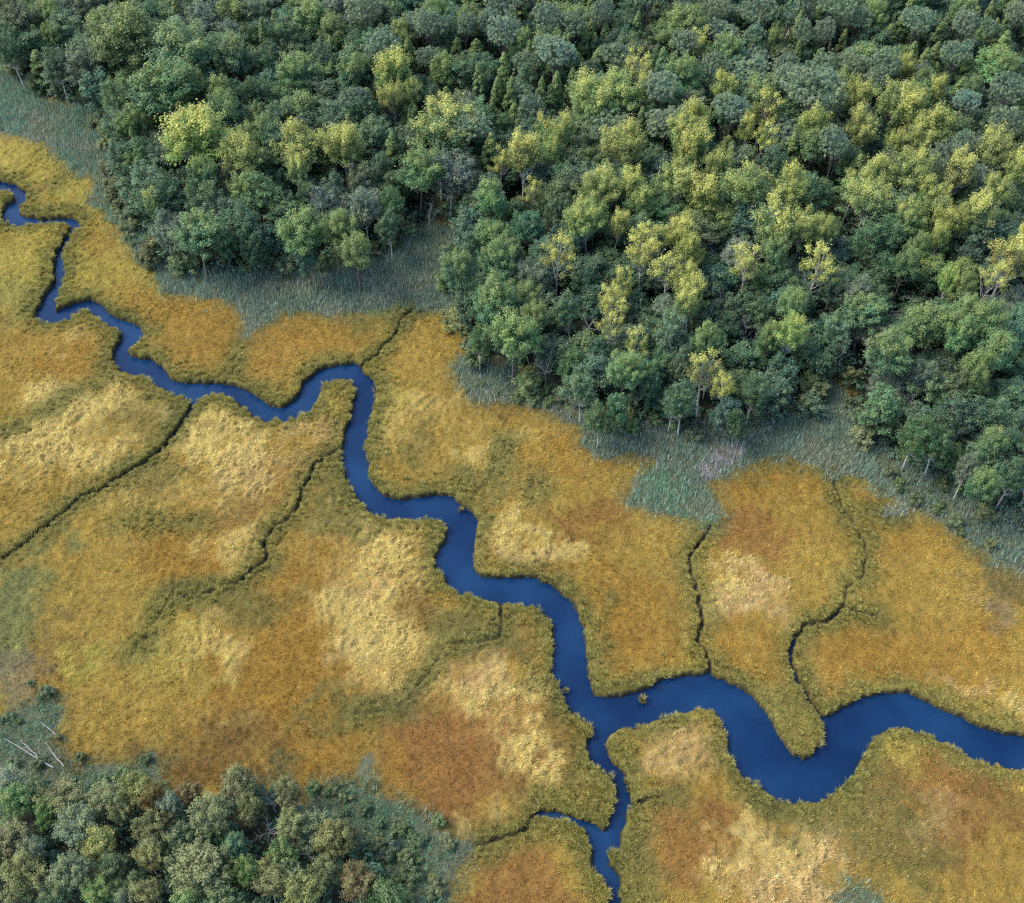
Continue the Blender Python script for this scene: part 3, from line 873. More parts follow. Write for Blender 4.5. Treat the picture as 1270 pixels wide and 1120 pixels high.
for k in range(6):      # golden, distinct upright puffs, pale limbs
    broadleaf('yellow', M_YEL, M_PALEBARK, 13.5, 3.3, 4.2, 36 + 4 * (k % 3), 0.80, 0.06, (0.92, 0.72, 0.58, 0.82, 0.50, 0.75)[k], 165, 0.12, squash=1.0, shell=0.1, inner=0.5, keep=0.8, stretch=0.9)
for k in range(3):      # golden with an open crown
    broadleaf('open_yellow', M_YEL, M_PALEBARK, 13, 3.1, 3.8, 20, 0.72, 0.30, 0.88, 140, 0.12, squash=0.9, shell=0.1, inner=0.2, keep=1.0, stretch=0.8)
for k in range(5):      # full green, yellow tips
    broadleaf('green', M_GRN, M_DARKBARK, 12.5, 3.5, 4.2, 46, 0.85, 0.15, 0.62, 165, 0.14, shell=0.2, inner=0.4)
for k in range(5):      # dull grey-green, ragged, pale twigs
    broadleaf('grey', M_GRN, M_PALEBARK, 10.5, 3.2, 4.0, 54, 0.70, 0.02, 0.14, 105, 0.13, shell=0.05, inner=0.5, keep=0.9, squash=0.8, zmin=-0.45)
for k in range(4):      # dark understorey
    broadleaf('dark', M_GRN, M_DARKBARK, 9.5, 2.8, 4.0, 44, 0.75, 0.0, 0.10, 100, 0.17, shell=0.2, inner=0.4, keep=0.3, zmin=-0.6)
for k in range(5):      # low olive trees of the copse
    broadleaf('olive', M_OLV, M_PALEBARK, 6.6, 2.4, 2.4, 64 - 6 * k, 0.46 + 0.03 * k, 0.0, 0.45, 85, 0.105, shell=0.1, inner=0.6, keep=0.6, zmin=-0.45, up=0.4, squash=1.0)
for k in range(3):      # shrub
    broadleaf('shrub', M_OLV, M_DARKBARK, 2.8, 1.6, 1.5, 24, 0.45, 0.0, 0.25, 70, 0.13, shell=0.35, inner=0.4, keep=0.4, zmin=-0.8, lean=0.1)

for k in range(5):      # round domes of tufted needles
    H, R, rz = 14.5, 3.6, 2.9
    c = np.array([0, 0, H - rz])
    r = np.array([R, R * rng.uniform(0.85, 1.1), rz * rng.uniform(0.85, 1.15)])
    lob = rng.normal(size=(6, 3))
    lob[:, 2] = np.abs(lob[:, 2])
    lob /= np.linalg.norm(lob, axis=1)[:, None]
    tufts = spread_points(150, ellipsoid_pt(c, r, -0.15, 0.86, 1.04), 0.42)
    tdir = (tufts - c) / r
    tufts = c + (tufts - c) * (0.76 + 0.36 * np.max(np.clip(tdir @ lob.T, 0, 1) ** 5, axis=1))[:, None]
    inn = spread_points(26, ellipsoid_pt(c, r * 0.75, -0.5, 0.5, 1.0), 0.9)
    cen = np.concatenate([tufts, inn])
    rad = np.concatenate([np.full(len(tufts), 0.36) * rng.uniform(0.8, 1.25, len(tufts)), np.full(len(inn), 0.85)])
    pr = np.concatenate([np.full(len(tufts), 34), np.full(len(inn), 60)])
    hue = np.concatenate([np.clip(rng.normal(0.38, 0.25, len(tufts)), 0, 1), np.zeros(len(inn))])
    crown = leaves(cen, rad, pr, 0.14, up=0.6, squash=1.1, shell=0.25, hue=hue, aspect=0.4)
    Vt, Ft = [], []
    limbs_to(inn, H, 0.5, 0.9, 0.2, Vt, Ft, H * 0.85, keep=0.8)
    finish('dome', Vt, Ft, crown, M_NDL, M_DARKBARK, H, R)

for k in range(4):      # narrow cone
    H, R = 12.0, 2.0
    cen, rad = [], []
    for q in range(70):
        t = rng.random() ** 0.75
        a = rng.uniform(0, 2 * math.pi)
        rr = R * (1 - t) ** 0.75 * rng.uniform(0.7, 1.0)
        cen.append((math.cos(a) * rr, math.sin(a) * rr, H * (0.30 + 0.66 * t)))
        rad.append(0.36 + 0.32 * (1 - t))
    cen.append((0, 0, H * 0.98))
    rad.append(0.25)
    cen, rad = np.array(cen), np.array(rad)
    pr = (90 * (rad / 0.55) ** 2).astype(int)
    hue = np.clip(0.10 + 0.45 * sstep(0.45, 0.95, cen[:, 2] / H) + rng.normal(0, 0.1, len(cen)), 0, 1)
    crown = leaves(cen, rad, pr, 0.15, up=0.5, squash=1.0, shell=0.4, hue=hue)
    Vt, Ft = [], []
    limbs_to(cen[:20], H, 0.25, 0.9, 0.16, Vt, Ft, H * 0.93, keep=1.0)
    finish('cone', Vt, Ft, crown, M_GRN, M_DARKBARK, H, R)


def dead(H, R, dense):
    Vt, Ft = [], []

    def grow(p0, d, L_, r, lvl):
        pts = [p0]
        dd = d.copy()
        for q in range(3):
            dd = dd + rng.normal(0, 0.16, 3)
            dd /= np.linalg.norm(dd)
            pts.append(pts[-1] + dd * L_ / 3)
        tube(pts, [r, r * 0.85, r * 0.7, r * 0.42], 5 if lvl < 2 else 3, Vt, Ft)
        if lvl >= 3:
            return
        for q in range(dense if lvl else dense + 2):
            t = rng.uniform(0.35, 1.0)
            i = min(2, int(t * 3))
            st = pts[i] + (pts[i + 1] - pts[i]) * (t * 3 - i)
            out_ = rng.normal(0, 1, 3)
            out_[2] = abs(out_[2]) * 0.5
            nd = dd * 0.75 + out_ / np.linalg.norm(out_) * 0.85
            nd /= np.linalg.norm(nd)
            grow(st, nd, L_ * rng.uniform(0.42, 0.62), r * 0.52, lvl + 1)
    grow(np.array([0, 0, -0.3]), np.array([rng.normal(0, .05), rng.normal(0, .05), 1.0]), H * 0.62, 0.13 * H / 8, 0)
    finish('dead', Vt, Ft, None, None, M_DEAD, H, R)


for k in range(4):
    dead(9.0, 2.2, 3 + k % 2)

# colours of crowns (linear): base tint of each kind
TINT = {
    'yellow': [(0.115, 0.205, 0.068), (0.140, 0.215, 0.070), (0.100, 0.190, 0.076), (0.165, 0.220, 0.074)],
    'open_yellow': [(0.190, 0.225, 0.065), (0.165, 0.205, 0.072)],
    'green': [(0.072, 0.175, 0.086), (0.092, 0.182, 0.080), (0.062, 0.160, 0.090), (0.115, 0.190, 0.078)],
    'grey': [(0.088, 0.160, 0.100), (0.080, 0.155, 0.088), (0.125, 0.170, 0.120), (0.070, 0.150, 0.078)],
    'dark': [(0.042, 0.105, 0.068), (0.056, 0.108, 0.074), (0.058, 0.122, 0.062)],
    'dome': [(0.080, 0.140, 0.092), (0.095, 0.138, 0.096), (0.070, 0.125, 0.084)],
    'cone': [(0.090, 0.170, 0.070), (0.110, 0.180, 0.070)],
    'olive': [(0.175, 0.190, 0.075), (0.090, 0.175, 0.080), (0.160, 0.165, 0.075), (0.070, 0.140, 0.070), (0.140, 0.190, 0.120)],
    'shrub': [(0.080, 0.135, 0.058), (0.115, 0.140, 0.066), (0.075, 0.130, 0.068)],
    'dead': [(1, 1, 1)],
}
PHRASE = {
    'yellow': ('yellowing_tree', 'yellow tree', 'golden crowned tree'),
    'open_yellow': ('yellowing_tree', 'yellow tree', 'open golden tree'),
    'green': ('green_tree', 'green tree', 'yellow tipped green tree'),
    'grey': ('grey_green_tree', 'grey-green tree', 'ragged grey-green tree'),
    'dark': ('dark_green_tree', 'dark tree', 'dark green tree'),
    'dome': ('pine_tree', 'pine tree', 'dome crowned pine'),
    'cone': ('conical_tree', 'conical tree', 'narrow conical tree'),
    'olive': ('low_tree', 'low tree', 'bushy olive tree'),
    'shrub': ('shrub', 'shrub', 'low green shrub'),
    'dead': ('dead_tree', 'dead tree', 'bare dead tree'),
}
SHORT = {'yellow': 'golden tree', 'open_yellow': 'golden tree', 'green': 'yellow-tipped tree', 'grey': 'grey-green tree', 'dark': 'dark tree', 'dome': 'pine',
         'cone': 'conical tree', 'olive': 'olive tree', 'shrub': 'shrub', 'dead': 'dead tree'}

# trees picked out in the photograph: (kind, x, y of the crown, crown width), tile coordinates
Y, O, G, L, D, C, X, B = 'yellow', 'open_yellow', 'green', 'grey', 'dome', 'cone', 'dead', 'dark'
seen = {
    1: [(G, 440, 150, 220), (G, 640, 190, 210), (G, 820, 200, 130), (G, 600, 350, 210), (G, 790, 345, 110), (G, 780, 420, 140), (Y, 660, 510, 230), (Y, 790, 540, 110), (Y, 870, 590, 120), (G, 905, 510, 95),
        (G, 970, 480, 90), (Y, 1060, 560, 150), (Y, 1220, 540, 130), (L, 600, 700, 170), (L, 710, 720, 150), (L, 930, 710, 150), (G, 1060, 840, 170), (G, 1225, 820, 110), (G, 700, 850, 150), (L, 1085, 690, 90),
        (L, 1190, 680, 80), (Y, 545, 730, 70), (L, 430, 345, 120), (G, 470, 440, 110), (B, 500, 600, 110), (B, 900, 860, 110), (L, 200, 240, 130), (L, 290, 235, 110), (G, 205, 150, 70), (G, 170, 60, 90),
        (L, 60, 70, 140), (L, 40, 180, 110), (G, 1180, 130, 100), (L, 1140, 200, 110), (L, 1020, 130, 110), (L, 920, 340, 110), (L, 1020, 520, 100), (L, 950, 230, 90), (L, 330, 40, 110), (L, 250, 30, 90),
        (X, 770, 670, 70), (X, 600, 770, 50), (Y, 1060, 610, 90), (B, 1110, 900, 90)],
    2: [(G, 230, 140, 105), (D, 325, 125, 120), (G, 350, 58, 45), (D, 440, 120, 90), (D, 590, 45, 140), (D, 720, 90, 130), (D, 530, 100, 95), (D, 600, 115, 100), (D, 765, 220, 150), (C, 685, 150, 55),
        (C, 665, 210, 75), (C, 600, 250, 80), (C, 510, 290, 70), (C, 565, 310, 60), (C, 875, 145, 55), (C, 905, 165, 50), (Y, 190, 280, 140), (Y, 200, 370, 80), (Y, 250, 350, 80), (B, 330, 360, 80), (D, 65, 370, 110),
        (L, 100, 420, 130), (O, 385, 400, 100), (Y, 350, 480, 180), (L, 500, 440, 140), (C, 765, 310, 75), (C, 845, 300, 90), (L, 910, 270, 85), (O, 1060, 260, 100), (Y, 880, 360, 140), (Y, 1000, 350, 140),
        (Y, 1080, 330, 80), (G, 900, 420, 120), (Y, 770, 480, 105), (Y, 720, 490, 75), (Y, 20, 530, 130), (O, 575, 580, 75), (Y, 660, 590, 160), (Y, 760, 560, 100), (Y, 960, 530, 140), (L, 900, 580, 110),
        (G, 1230, 110, 130), (C, 1060, 90, 60), (C, 1160, 230, 75), (C, 1195, 240, 60), (Y, 1230, 490, 130), (Y, 1240, 570, 90), (Y, 1180, 650, 140), (Y, 940, 680, 120), (Y, 1040, 680, 130), (Y, 1070, 730, 110),
        (O, 690, 690, 85), (L, 800, 650, 105), (L, 790, 760, 105), (Y, 890, 800, 125), (Y, 985, 820, 85), (O, 780, 930, 130), (L, 690, 820, 105), (L, 840, 860, 90), (O, 1160, 850, 120), (O, 1235, 870, 100),
        (O, 1080, 940, 110), (O, 1165, 980, 125), (O, 1000, 1010, 100), (O, 970, 1090, 100), (L, 120, 500, 120), (L, 150, 610, 120), (G, 280, 620, 140), (L, 390, 620, 160), (L, 480, 620, 100), (G, 540, 720, 120),
        (L, 90, 740, 100), (G, 30, 820, 110), (G, 60, 890, 110), (L, 180, 820, 100), (L, 60, 640, 110), (L, 470, 890, 75), (G, 560, 930, 105), (L, 680, 980, 120), (G, 630, 880, 60), (G, 440, 970, 110),
        (G, 550, 1060, 120), (X, 320, 750, 50), (X, 470, 930, 45), (D, 820, 110, 100), (D, 940, 60, 90)],
    3: [(G, 60, 100, 115), (O, 120, 180, 105), (D, 150, 65, 105), (D, 330, 60, 135), (D, 500, 40, 110), (D, 600, 60, 140), (G, 725, 75, 95), (D, 870, 110, 140), (G, 1030, 40, 95), (G, 1190, 25, 75), (D, 1040, 110, 105),
        (D, 1130, 130, 85), (D, 1225, 75, 110), (G, 385, 170, 95), (D, 300, 150, 95), (D, 460, 150, 85), (D, 540, 140, 90), (D, 630, 255, 110), (D, 530, 345, 200), (D, 400, 250, 100), (D, 755, 260, 125), (Y, 845, 260, 70),
        (D, 905, 285, 75), (D, 1020, 220, 95), (G, 1090, 170, 55), (G, 1190, 270, 75), (Y, 205, 330, 95), (G, 200, 400, 75), (O, 330, 410, 120), (Y, 280, 480, 80), (O, 330, 510, 100), (Y, 530, 460, 120), (G, 510, 540, 110),
        (Y, 690, 360, 105), (Y, 780, 375, 135), (Y, 860, 420, 130), (Y, 935, 470, 125), (Y, 700, 480, 110), (Y, 810, 540, 55), (Y, 880, 490, 95), (G, 900, 335, 85), (Y, 980, 355, 85), (G, 1070, 340, 55), (D, 1180, 340, 115),
        (D, 1040, 530, 100), (D, 1200, 470, 135), (Y, 1140, 555, 125), (Y, 1220, 610, 120), (Y, 1170, 690, 105), (Y, 60, 480, 145), (Y, 80, 550, 135), (Y, 180, 600, 100), (Y, 30, 640, 85), (Y, 150, 690, 125), (Y, 260, 680, 145),
        (Y, 400, 690, 125), (Y, 370, 810, 150), (Y, 480, 820, 115), (Y, 560, 850, 75), (G, 380, 900, 110), (O, 510, 960, 125), (Y, 650, 670, 105), (Y, 740, 650, 115), (Y, 700, 730, 125), (Y, 860, 610, 140), (Y, 1020, 640, 140),
        (Y, 900, 700, 125), (O, 970, 740, 105), (Y, 1080, 760, 140), (Y, 1000, 810, 110), (Y, 840, 800, 105), (Y, 960, 860, 75), (G, 880, 890, 65), (O, 1200, 940, 165), (Y, 1240, 880, 95), (O, 1130, 1000, 110), (O, 270, 960, 125),
        (Y, 50, 850, 110), (Y, 60, 920, 100), (Y, 40, 1000, 95), (Y, 80, 1060, 110), (G, 430, 1090, 85), (G, 840, 960, 95), (L, 690, 1060, 110), (Y, 985, 1000, 50), (G, 1040, 1050, 60), (X, 190, 910, 70), (X, 180, 1070, 60),
        (X, 250, 800, 55), (L, 600, 540, 90), (L, 650, 580, 100)],
    5: [(G, 620, 150, 160), (G, 560, 60, 120), (L, 830, 60, 110), (G, 700, 80, 105), (O, 970, 40, 105), (O, 960, 120, 90), (O, 1060, 180, 90), (B, 830, 240, 85), (L, 870, 330, 115), (B, 930, 200, 90), (G, 1010, 270, 110),
        (B, 990, 390, 85), (L, 930, 430, 85), (L, 1180, 110, 125), (L, 1220, 230, 95), (L, 1190, 370, 95), (X, 690, 185, 60), (X, 1140, 195, 50), (B, 1100, 310, 85), (X, 1060, 340, 45), (X, 740, 240, 40), (L, 500, 150, 70)],
    6: [(Y, 75, 40, 105), (G, 120, 165, 100), (O, 125, 280, 130), (O, 195, 335, 85), (G, 420, 40, 95), (Y, 430, 130, 105), (G, 360, 160, 90), (X, 600, 205, 65), (G, 770, 200, 135), (G, 860, 120, 130), (G, 950, 80, 150),
        (G, 1050, 70, 130), (G, 1150, 110, 140), (G, 1030, 160, 110), (G, 1190, 200, 130), (G, 1090, 240, 105), (L, 870, 280, 90), (X, 825, 295, 60), (X, 890, 350, 70), (L, 1050, 430, 145), (L, 1030, 340, 100), (G, 1110, 300, 85),
        (B, 760, 400, 130), (L, 880, 490, 130), (G, 1145, 540, 55), (L, 1060, 620, 85), (G, 1110, 690, 75), (L, 1210, 520, 95), (L, 1220, 640, 105), (L, 960, 520, 120), (L, 1180, 420, 130), (X, 1020, 470, 60), (X, 270, 100, 60),
        (X, 320, 290, 50), (L, 300, 340, 100), (B, 200, 400, 90), (B, 240, 440, 60), (L, 50, 380, 100)],
}
LO = 'olive'
copse_seen = [(LO, 50, 740, 120, 1), (LO, 135, 720, 70, 3), (LO, 390, 745, 110, 0), (LO, 530, 735, 85, 9), (LO, 672, 725, 70, 9), (LO, 860, 695, 140, 2), (LO, 1020, 735, 100, 2), (LO, 760, 790, 140, 0), (LO, 600, 790, 95, 8),
              (LO, 535, 845, 110, 2), (LO, 630, 890, 110, 3), (LO, 890, 795, 95, 2), (LO, 270, 865, 165, 8), (LO, 360, 930, 120, 0), (LO, 150, 815, 95, 7), (LO, 40, 900, 130, 2), (LO, 100, 1025, 150, 0), (LO, 250, 995, 140, 8),
              (LO, 530, 975, 125, 0), (LO, 720, 1015, 180, 0), (LO, 530, 1085, 120, 2), (LO, 340, 1085, 120, 7), (LO, 900, 1000, 100, 7), (LO, 960, 1070, 110, 2), (LO, 1070, 1095, 140, 0), (LO, 1180, 890, 135, 0),
              (LO, 1150, 1000, 105, 0), (LO, 1240, 1040, 90, 9), (LO, 410, 1010, 100, 3), (LO, 1000, 950, 110, 7), (LO, 830, 910, 100, 3), (LO, 1060, 840, 100, 0), (LO, 200, 1100, 100, 3), (LO, 660, 1120, 110, 7), (LO, 800, 1110, 110, 3),
              (X, 735, 865, 95, 0), (X, 945, 880, 85, 0), (X, 390, 830, 75, 0), (X, 320, 735, 45, 0), (X, 975, 770, 35, 0), (X, 1075, 800, 30, 0), (X, 110, 870, 55, 0), (X, 655, 740, 40, 0), (X, 60, 760, 50, 0), (X, 1110, 960, 55, 0)]
SPECIAL = {9: (0.150, 0.112, 0.060), 8: (0.165, 0.220, 0.140), 7: (0.095, 0.185, 0.055)}

placed = []        # [kind, x, y, crown radius, height, tint]


def add_seen(kind, u, v, wpx, tint=None, scale_h=1.0):
    tm, cm, H0, R0 = PROTO[kind][0]
    dp = depth_at(u, v, 9)
    R = 0.5 * wpx * dp / FPX
    R = min(max(R, 0.45 * R0), 1.5 * R0)
    H = H0 * scale_h * (0.62 + 0.38 * R / R0) * random.uniform(0.94, 1.06)
    zc = H * (0.72 if kind not in ('dead',) else 0.6)
    x, y = ground(u, v, zc)
    placed.append([kind, x, y, R, H, tint])


for tile, rows in seen.items():
    for kind, zx_, zy_, w in rows:
        (u, v), = T(tile, (zx_, zy_))
        add_seen(kind, u, v, w / ZS)
n_hero = len(placed)
copse_start = len(placed)
for kind, zx_, zy_, w, sp in copse_seen:
    (u, v), = T(7, (zx_, zy_))
    add_seen(kind, u, v, w / ZS, SPECIAL.get(sp, TINT['olive'][sp % 5] if kind == LO else None), 0.55 if kind == 'dead' else 1.0)
add_seen(LO, *T(8, (20, 905))[0], 60 / ZS, (0.14, 0.13, 0.045))
add_seen(LO, *T(8, (80, 1045))[0], 110 / ZS, (0.13, 0.105, 0.05))
copse_end = len(placed)


# fill the forest between them with smaller, darker trees
def inside(poly, x, y):
    c_ = False
    n_ = len(poly)
    for i in range(n_):
        x1, y1 = poly[i]
        x2, y2 = poly[(i + 1) % n_]
        if (y1 > y) != (y2 > y) and x < x1 + (y - y1) / (y2 - y1) * (x2 - x1):
            c_ = not c_
    return c_


cells = {}


def cell_add(x, y, r):
    cells.setdefault((int(x // 8), int(y // 8)), []).append((x, y, r))


for kd, x, y, R, H, tnt in placed:
    cell_add(x, y, R)


def clear(x, y, r, f):
    cx, cy = int(x // 8), int(y // 8)
    for i in range(cx - 1, cx + 2):
        for j in range(cy - 1, cy + 2):
            for (a, b, c) in cells.get((i, j), ()):
                if (a - x) ** 2 + (b - y) ** 2 < (f * (r + c)) ** 2:
                    return False
    return True


dome_c = [ground(u, v, 10) for u, v in ((1010, 40), (1100, 90), (1200, 60), (900, 40), (650, 50))]
for tries in range(26000):
    x, y = random.uniform(-112, 112), random.uniform(78, 222)
    if not in_frame(x, y, 8, 26) or not inside(forest_poly, x, y):
        continue
    dd = min(math.hypot(x - a, y - b) for a, b in dome_c)
    q = random.random()
    if dd < 30:
        kind = 'dome' if q < 0.2 else 'dark' if q < 0.46 else 'grey' if q < 0.74 else 'cone' if q < 0.9 else 'green'
    elif y > 150:
        kind = 'grey' if q < 0.36 else 'dark' if q < 0.66 else 'cone' if q < 0.74 else 'dome' if q < 0.86 else 'green'
    else:
        kind = 'grey' if q < 0.44 else 'dark' if q < 0.92 else 'dead' if q < 0.95 else 'green'
    R = PROTO[kind][0][3] * random.uniform(0.65, 1.15)
    if look(wood_s, np.array([x]), np.array([y]))[0] < 1.0:
        continue
    if clear(x, y, R, 0.57):
        H = PROTO[kind][0][2] * random.uniform(0.62, 0.98) * (0.78 if y < 130 and kind != 'dome' else 1.0)
        placed.append([kind, x, y, R, H, None])
        cell_add(x, y, R)
for tries in range(260):
    x, y = random.uniform(-62, -8), random.uniform(36, 62)
    if not in_frame(x, y, 4, 22) or not inside(copse_poly, x, y):
        continue
    R = 2.4 * random.uniform(0.45, 0.85)
    if clear(x, y, R, 0.55):
        placed.append([LO, x, y, R, 6.6 * random.uniform(0.6, 0.85), None])
        cell_add(x, y, R)
# low shrubs along the edge of the forest
edge_pts = [ground(u, v, 0.8) for u, v in forest_edge]
for a, b in zip(edge_pts[:-1], edge_pts[1:]):
    L_ = math.hypot(b[0] - a[0], b[1] - a[1])
    for k in range(int(L_ / 1.6)):
        t = random.random()
        x, y = a[0] + (b[0] - a[0]) * t + random.gauss(0, 1.0), a[1] + (b[1] - a[1]) * t + random.uniform(-1.8, 2.0)
        if in_frame(x, y, 1, -4) and clear(x, y, 0.9, 0.35):
            R = random.uniform(0.8, 1.7)
            placed.append(['shrub', x, y, R, 1.75 * R * random.uniform(0.85, 1.1), None])
            cell_add(x, y, R * 0.7)

for (u0, v0), (u1, v1), n_, spread_ in (((0, 965), (300, 980), 26, 1.2), ((300, 965), (470, 1060), 22, 2.2), ((10, 880), (70, 885), 6, 1.6), ((440, 1020), (560, 1070), 22, 2.4), ((440, 1050), (520, 1115), 16, 2.0), ((560, 470), (720, 500), 12, 1.0), ((130, 180), (190, 320), 14, 1.6), ((1090, 590), (1260, 680), 14, 1.2)):
    for k in range(n_):
        t = random.random()
        x, y = ground(u0 + (u1 - u0) * t, v0 + (v1 - v0) * t, 0.8)
        x, y = x + random.gauss(0, spread_), y + random.gauss(0, spread_)
        R = random.uniform(0.4, 0.85)
        if in_frame(x, y, 1, -2) and clear(x, y, R, 0.4):
            placed.append(['shrub', x, y, R, 1.5 * R * random.uniform(0.85, 1.15), None])
            cell_add(x, y, R * 0.7)

# landmarks used to say which tree is which
MARKS = [('the reed bay', ground(545, 320)), ('the reed notch', ground(1035, 500)), ('the teal reeds', ground(830, 590)),
         ('the reed bed', ground(70, 150)), ('the reed strip', ground(640, 480)), ('the reed belt', ground(330, 350)), ('the reed slope', ground(1200, 610))]
pts_np = np.array([(q[1], q[2]) for q in placed])


def describe(i):
    kind, x, y, R, H, tnt = placed[i]
    name, cat, ph = PHRASE[kind]
    R0, H0 = PROTO[kind][0][3], PROTO[kind][0][2]
    rel = R / R0
    size = 'broad ' if rel > 1.12 else 'small ' if rel < 0.72 else ''
    if kind == 'shrub':
        size = 'broad ' if R > 1.35 else 'small '
    d2 = (pts_np[:, 0] - x) ** 2 + (pts_np[:, 1] - y) ** 2
    d2[i] = 1e9
    o2 = np.argsort(d2)[:2]
    nb = sorted(SHORT[placed[int(q)][0]] for q in o2)
    nb = 'between two ' + nb[0] + 's' if nb[0] == nb[1] else f'between {nb[0]} and {nb[1]}'
    size += tone[i]
    if inside(copse_poly, x, y) or y < 66 and x < 0:
        where = 'in the low copse'
        e = look(forest_d, np.array([x]), np.array([y]))[0]
        where = 'edging the low copse' if e < 4 else 'inside the low copse'
        hue = ''
        cr = crown_c[i]
        if kind == 'olive':
            q_ = cr[0] / cr[1]
            ph = 'brownish bushy tree' if q_ > 1.1 else 'olive bushy tree' if q_ > 0.82 else 'grey-green bushy tree' if cr[2] / cr[1] > 0.55 else 'green bushy tree'
        if tnt == SPECIAL[9]:
            ph = 'rusty brown tree'
        elif tnt == SPECIAL[8]:
            ph = 'pale grey-green tree'
        elif tnt == SPECIAL[7]:
            ph = 'bright green tree'
        return name, cat, f'{size}{ph} {where} {nb}', f'{cat}s of the low copse'
    e = look(forest_d, np.array([x]), np.array([y]))[0]
    m, _ = min(((math.hypot(p_[0] - x, p_[1] - y), t) for t, p_ in MARKS)), 0
    if e < 5:
        return name, cat, f'{size}{ph} by {m[1]} {nb}', f'{cat}s along the forest edge'
    if e < 11.5:
        return name, cat, f'{size}{ph} behind {m[1]} {nb}', f'{cat}s just inside the forest'
    return name, cat, f'{size}{ph} deep in the forest {nb}', f'{cat}s deep in the forest'


used = {}
group_of = {}
tone, crown_c = [], []
for kind, x, y, R, H, tnt in placed:
    f = random.lognormvariate(0, 0.2)
    b = np.array(tnt if tnt else random.choice(TINT[kind]))
    crown_c.append(np.clip(b * f * np.array([random.gauss(1, 0.08), 1.0, random.gauss(1, 0.12)]), 0.01, 0.6))
    tone.append('' if kind == 'dead' else 'pale ' if f > 1.2 else 'deep ' if f < 0.83 else '')
for i, (kind, x, y, R, H, tnt) in enumerate(placed):
    tm, cm, H0, R0 = PROTO[kind][i % len(PROTO[kind])]
    name, cat, lab, grp = describe(i)
    grp = group_of.setdefault(lab.lower(), grp)
    e = bpy.data.objects.new(name, None)
    COL.objects.link(e)
    e.empty_display_size = 0.5
    z = float(look(height, np.array([x]), np.array([y]))[0])
    e.location = (x, y, z)
    e.rotation_euler = (random.gauss(0, 0.05), random.gauss(0, 0.05), random.uniform(0, 6.283))
    sx = R / R0
    e.scale = (sx * random.uniform(0.85, 1.18), sx * random.uniform(0.85, 1.18), H / H0)
    tag(e, lab, cat, grp)
    t_ = bpy.data.objects.new('trunk', tm)
    COL.objects.link(t_)
    t_.parent = e
    if cm is not None:
        c_ = bpy.data.objects.new('crown', cm)
        COL.objects.link(c_)
        c_.parent = e
        b = crown_c[i]
        c_.color = (float(b[0]), float(b[1]), float(b[2]), 1.0)
    used[name] = used.get(name, 0) + 1
print('trees', used, 'tris', sum(len(m.polygons) * (2 if len(m.polygons[0].vertices) == 4 else 1) for m in bpy.data.meshes if len(m.polygons)))

# ------------------------------------------------------------------ undergrowth of the forest floor
nU = 9000
ux, uy = rng.uniform(-110, 110, nU * 4), rng.uniform(38, 215, nU * 4)
ok = visible(ux, uy, 1, 10) & look(wood, ux, uy)
ux, uy = ux[ok][:nU], uy[ok][:nU]
cen = np.stack([ux, uy, rng.uniform(0.2, 1.0, len(ux)) * rng.uniform(0.6, 2.6, len(ux))], -1)
uv_, uf_, uc_ = leaves(cen, rng.uniform(0.5, 1.3, len(ux)), np.full(len(ux), 20), 0.24, hue=np.zeros(len(ux)))
uc_ = np.array([0.060, 0.115, 0.068]) * (0.5 + uc_[:, 1:2] * 1.2)
tag(link('undergrowth', make_mesh('undergrowth', uv_, uf_, uc_), M_UNDER), 'dark leafy undergrowth on the forest floor', 'undergrowth', kind='stuff')


# ------------------------------------------------------------------ small things: fallen trunks, grass hummocks in the creek
def fallen(p0, p1, r, label):
    a, b = ground(*p0, 0.5), ground(*p1, 0.5)
    A = np.array([a[0], a[1], look(height, np.array([a[0]]), np.array([a[1]]))[0] + 0.5])
    Bv = np.array([b[0], b[1], look(height, np.array([b[0]]), np.array([b[1]]))[0] + 0.5])
    Vt, Ft = [], []
    path = [A + (Bv - A) * t + np.array([0, 0, 0.10 * math.sin(3 * t)]) + rng.normal(0, 0.05, 3) for t in np.linspace(0, 1, 7)]
    tube(path, [r * (1 - 0.65 * t) for t in np.linspace(0, 1, 7)], 7, Vt, Ft)
    root = bpy.data.objects.new('fallen_trunk', None)
    COL.objects.link(root)
    root.location = A
    tag(root, label, 'fallen tree', 'fallen trunks on the marsh')
    mt = make_mesh('trunk', np.array(Vt) - A, Ft, smooth=True)
    link('trunk', mt, M_DEAD, root)
    for k in range(2):
        Vb, Fb = [], []
        st = path[2 + k] if 2 + k < 7 else path[6]
        d = (Bv - A) / np.linalg.norm(Bv - A) * 0.6 + np.array([rng.normal(0, .6), rng.normal(0, .6), abs(rng.normal(0, .4))])
        L_ = rng.uniform(0.6, 1.4)
        tube([st, st + d * L_ * 0.5, st + d * L_ + rng.normal(0, 0.1, 3)], [r * 0.35, r * 0.25, r * 0.1], 4, Vb, Fb)
        link('branch', make_mesh('branch', np.array(Vb) - A, Fb, smooth=True), M_DEAD, root)


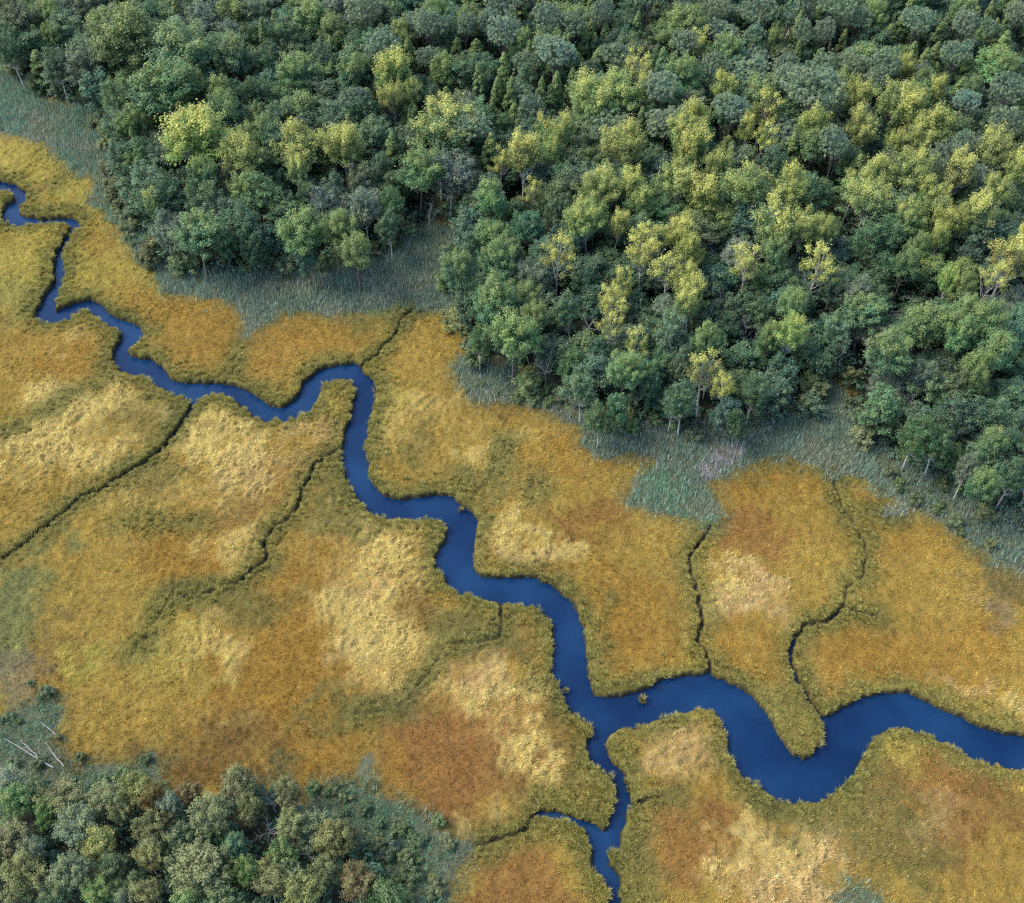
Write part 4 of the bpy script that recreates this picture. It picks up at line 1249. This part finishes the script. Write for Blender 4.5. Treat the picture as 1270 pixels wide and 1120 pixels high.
fallen(T(7, (190, 640))[0], T(7, (15, 533))[0], 0.08, 'longest bleached fallen trunk lying over the marsh edge')
fallen(T(7, (135, 600))[0], T(7, (75, 543))[0], 0.065, 'bleached fallen trunk crossing the longest one')
fallen(T(7, (230, 635))[0], T(7, (158, 550))[0], 0.065, 'straight bleached fallen trunk parallel to the longest one')
fallen(T(7, (200, 520))[0], T(7, (145, 480))[0], 0.06, 'short bleached fallen pole in the green reed patch')


def hummock(u, v, r, h, label):
    x, y = ground(u, v, -0.2)
    Vv, Ff = [], []
    ns = 10
    for k, (rr, zz_) in enumerate(((1.2, -1.0), (1.0, -0.6), (0.8, -0.4), (0.35, -0.3))):
        for q in range(ns):
            a = 2 * math.pi * q / ns
            w = 1 + 0.18 * math.sin(3 * a + u) + rng.normal(0, 0.05)
            Vv.append((math.cos(a) * r * rr * w, math.sin(a) * r * rr * w * 1.2, zz_))
    for k in range(3):
        for q in range(ns):
            Ff.append((k * ns + q, k * ns + (q + 1) % ns, (k + 1) * ns + (q + 1) % ns, (k + 1) * ns + q))
    root = bpy.data.objects.new('grass_hummock', None)
    COL.objects.link(root)
    root.location = (x, y, 0)
    tag(root, label, 'grass hummock', 'grass hummocks standing in the creek')
    cmesh = make_mesh('mud_base', Vv, Ff, np.tile((0.05, 0.045, 0.03), (len(Vv), 1)), smooth=True)
    link('mud_base', cmesh, M_GROUND, root)
    nb = int(160 * r / 0.4)
    az = rng.uniform(0, 6.283, nb)
    rad = np.sqrt(rng.random(nb))
    cb_ = np.array([0.27, 0.24, 0.07]) * rng.lognormal(0, 0.2, (nb, 1))
    g = blades(np.cos(az) * rad * r, np.sin(az) * rad * r * 1.2, np.full(nb, -0.3), az, 0.1 + 0.7 * rad, h * rng.uniform(0.7, 1.1, nb), rng.uniform(0.05, 0.09, nb), cb_)
    link('grass_tuft', make_mesh('grass_tuft', *g), M_GRASS, root)


hummock(797, 867, 0.30, 0.55, 'tallest grass hummock alone in the open creek by the confluence')
hummock(702, 856, 0.18, 0.4, 'small grass hummock off the inner bank above the confluence')
hummock(571, 631, 0.20, 0.4, 'small dark hummock near the bend below the ditchless bank')
hummock(777, 968, 0.20, 0.45, 'grass hummock close to the bank in the narrow side channel')
hummock(781, 978, 0.24, 0.5, 'grass hummock touching the bank in the narrow side channel')
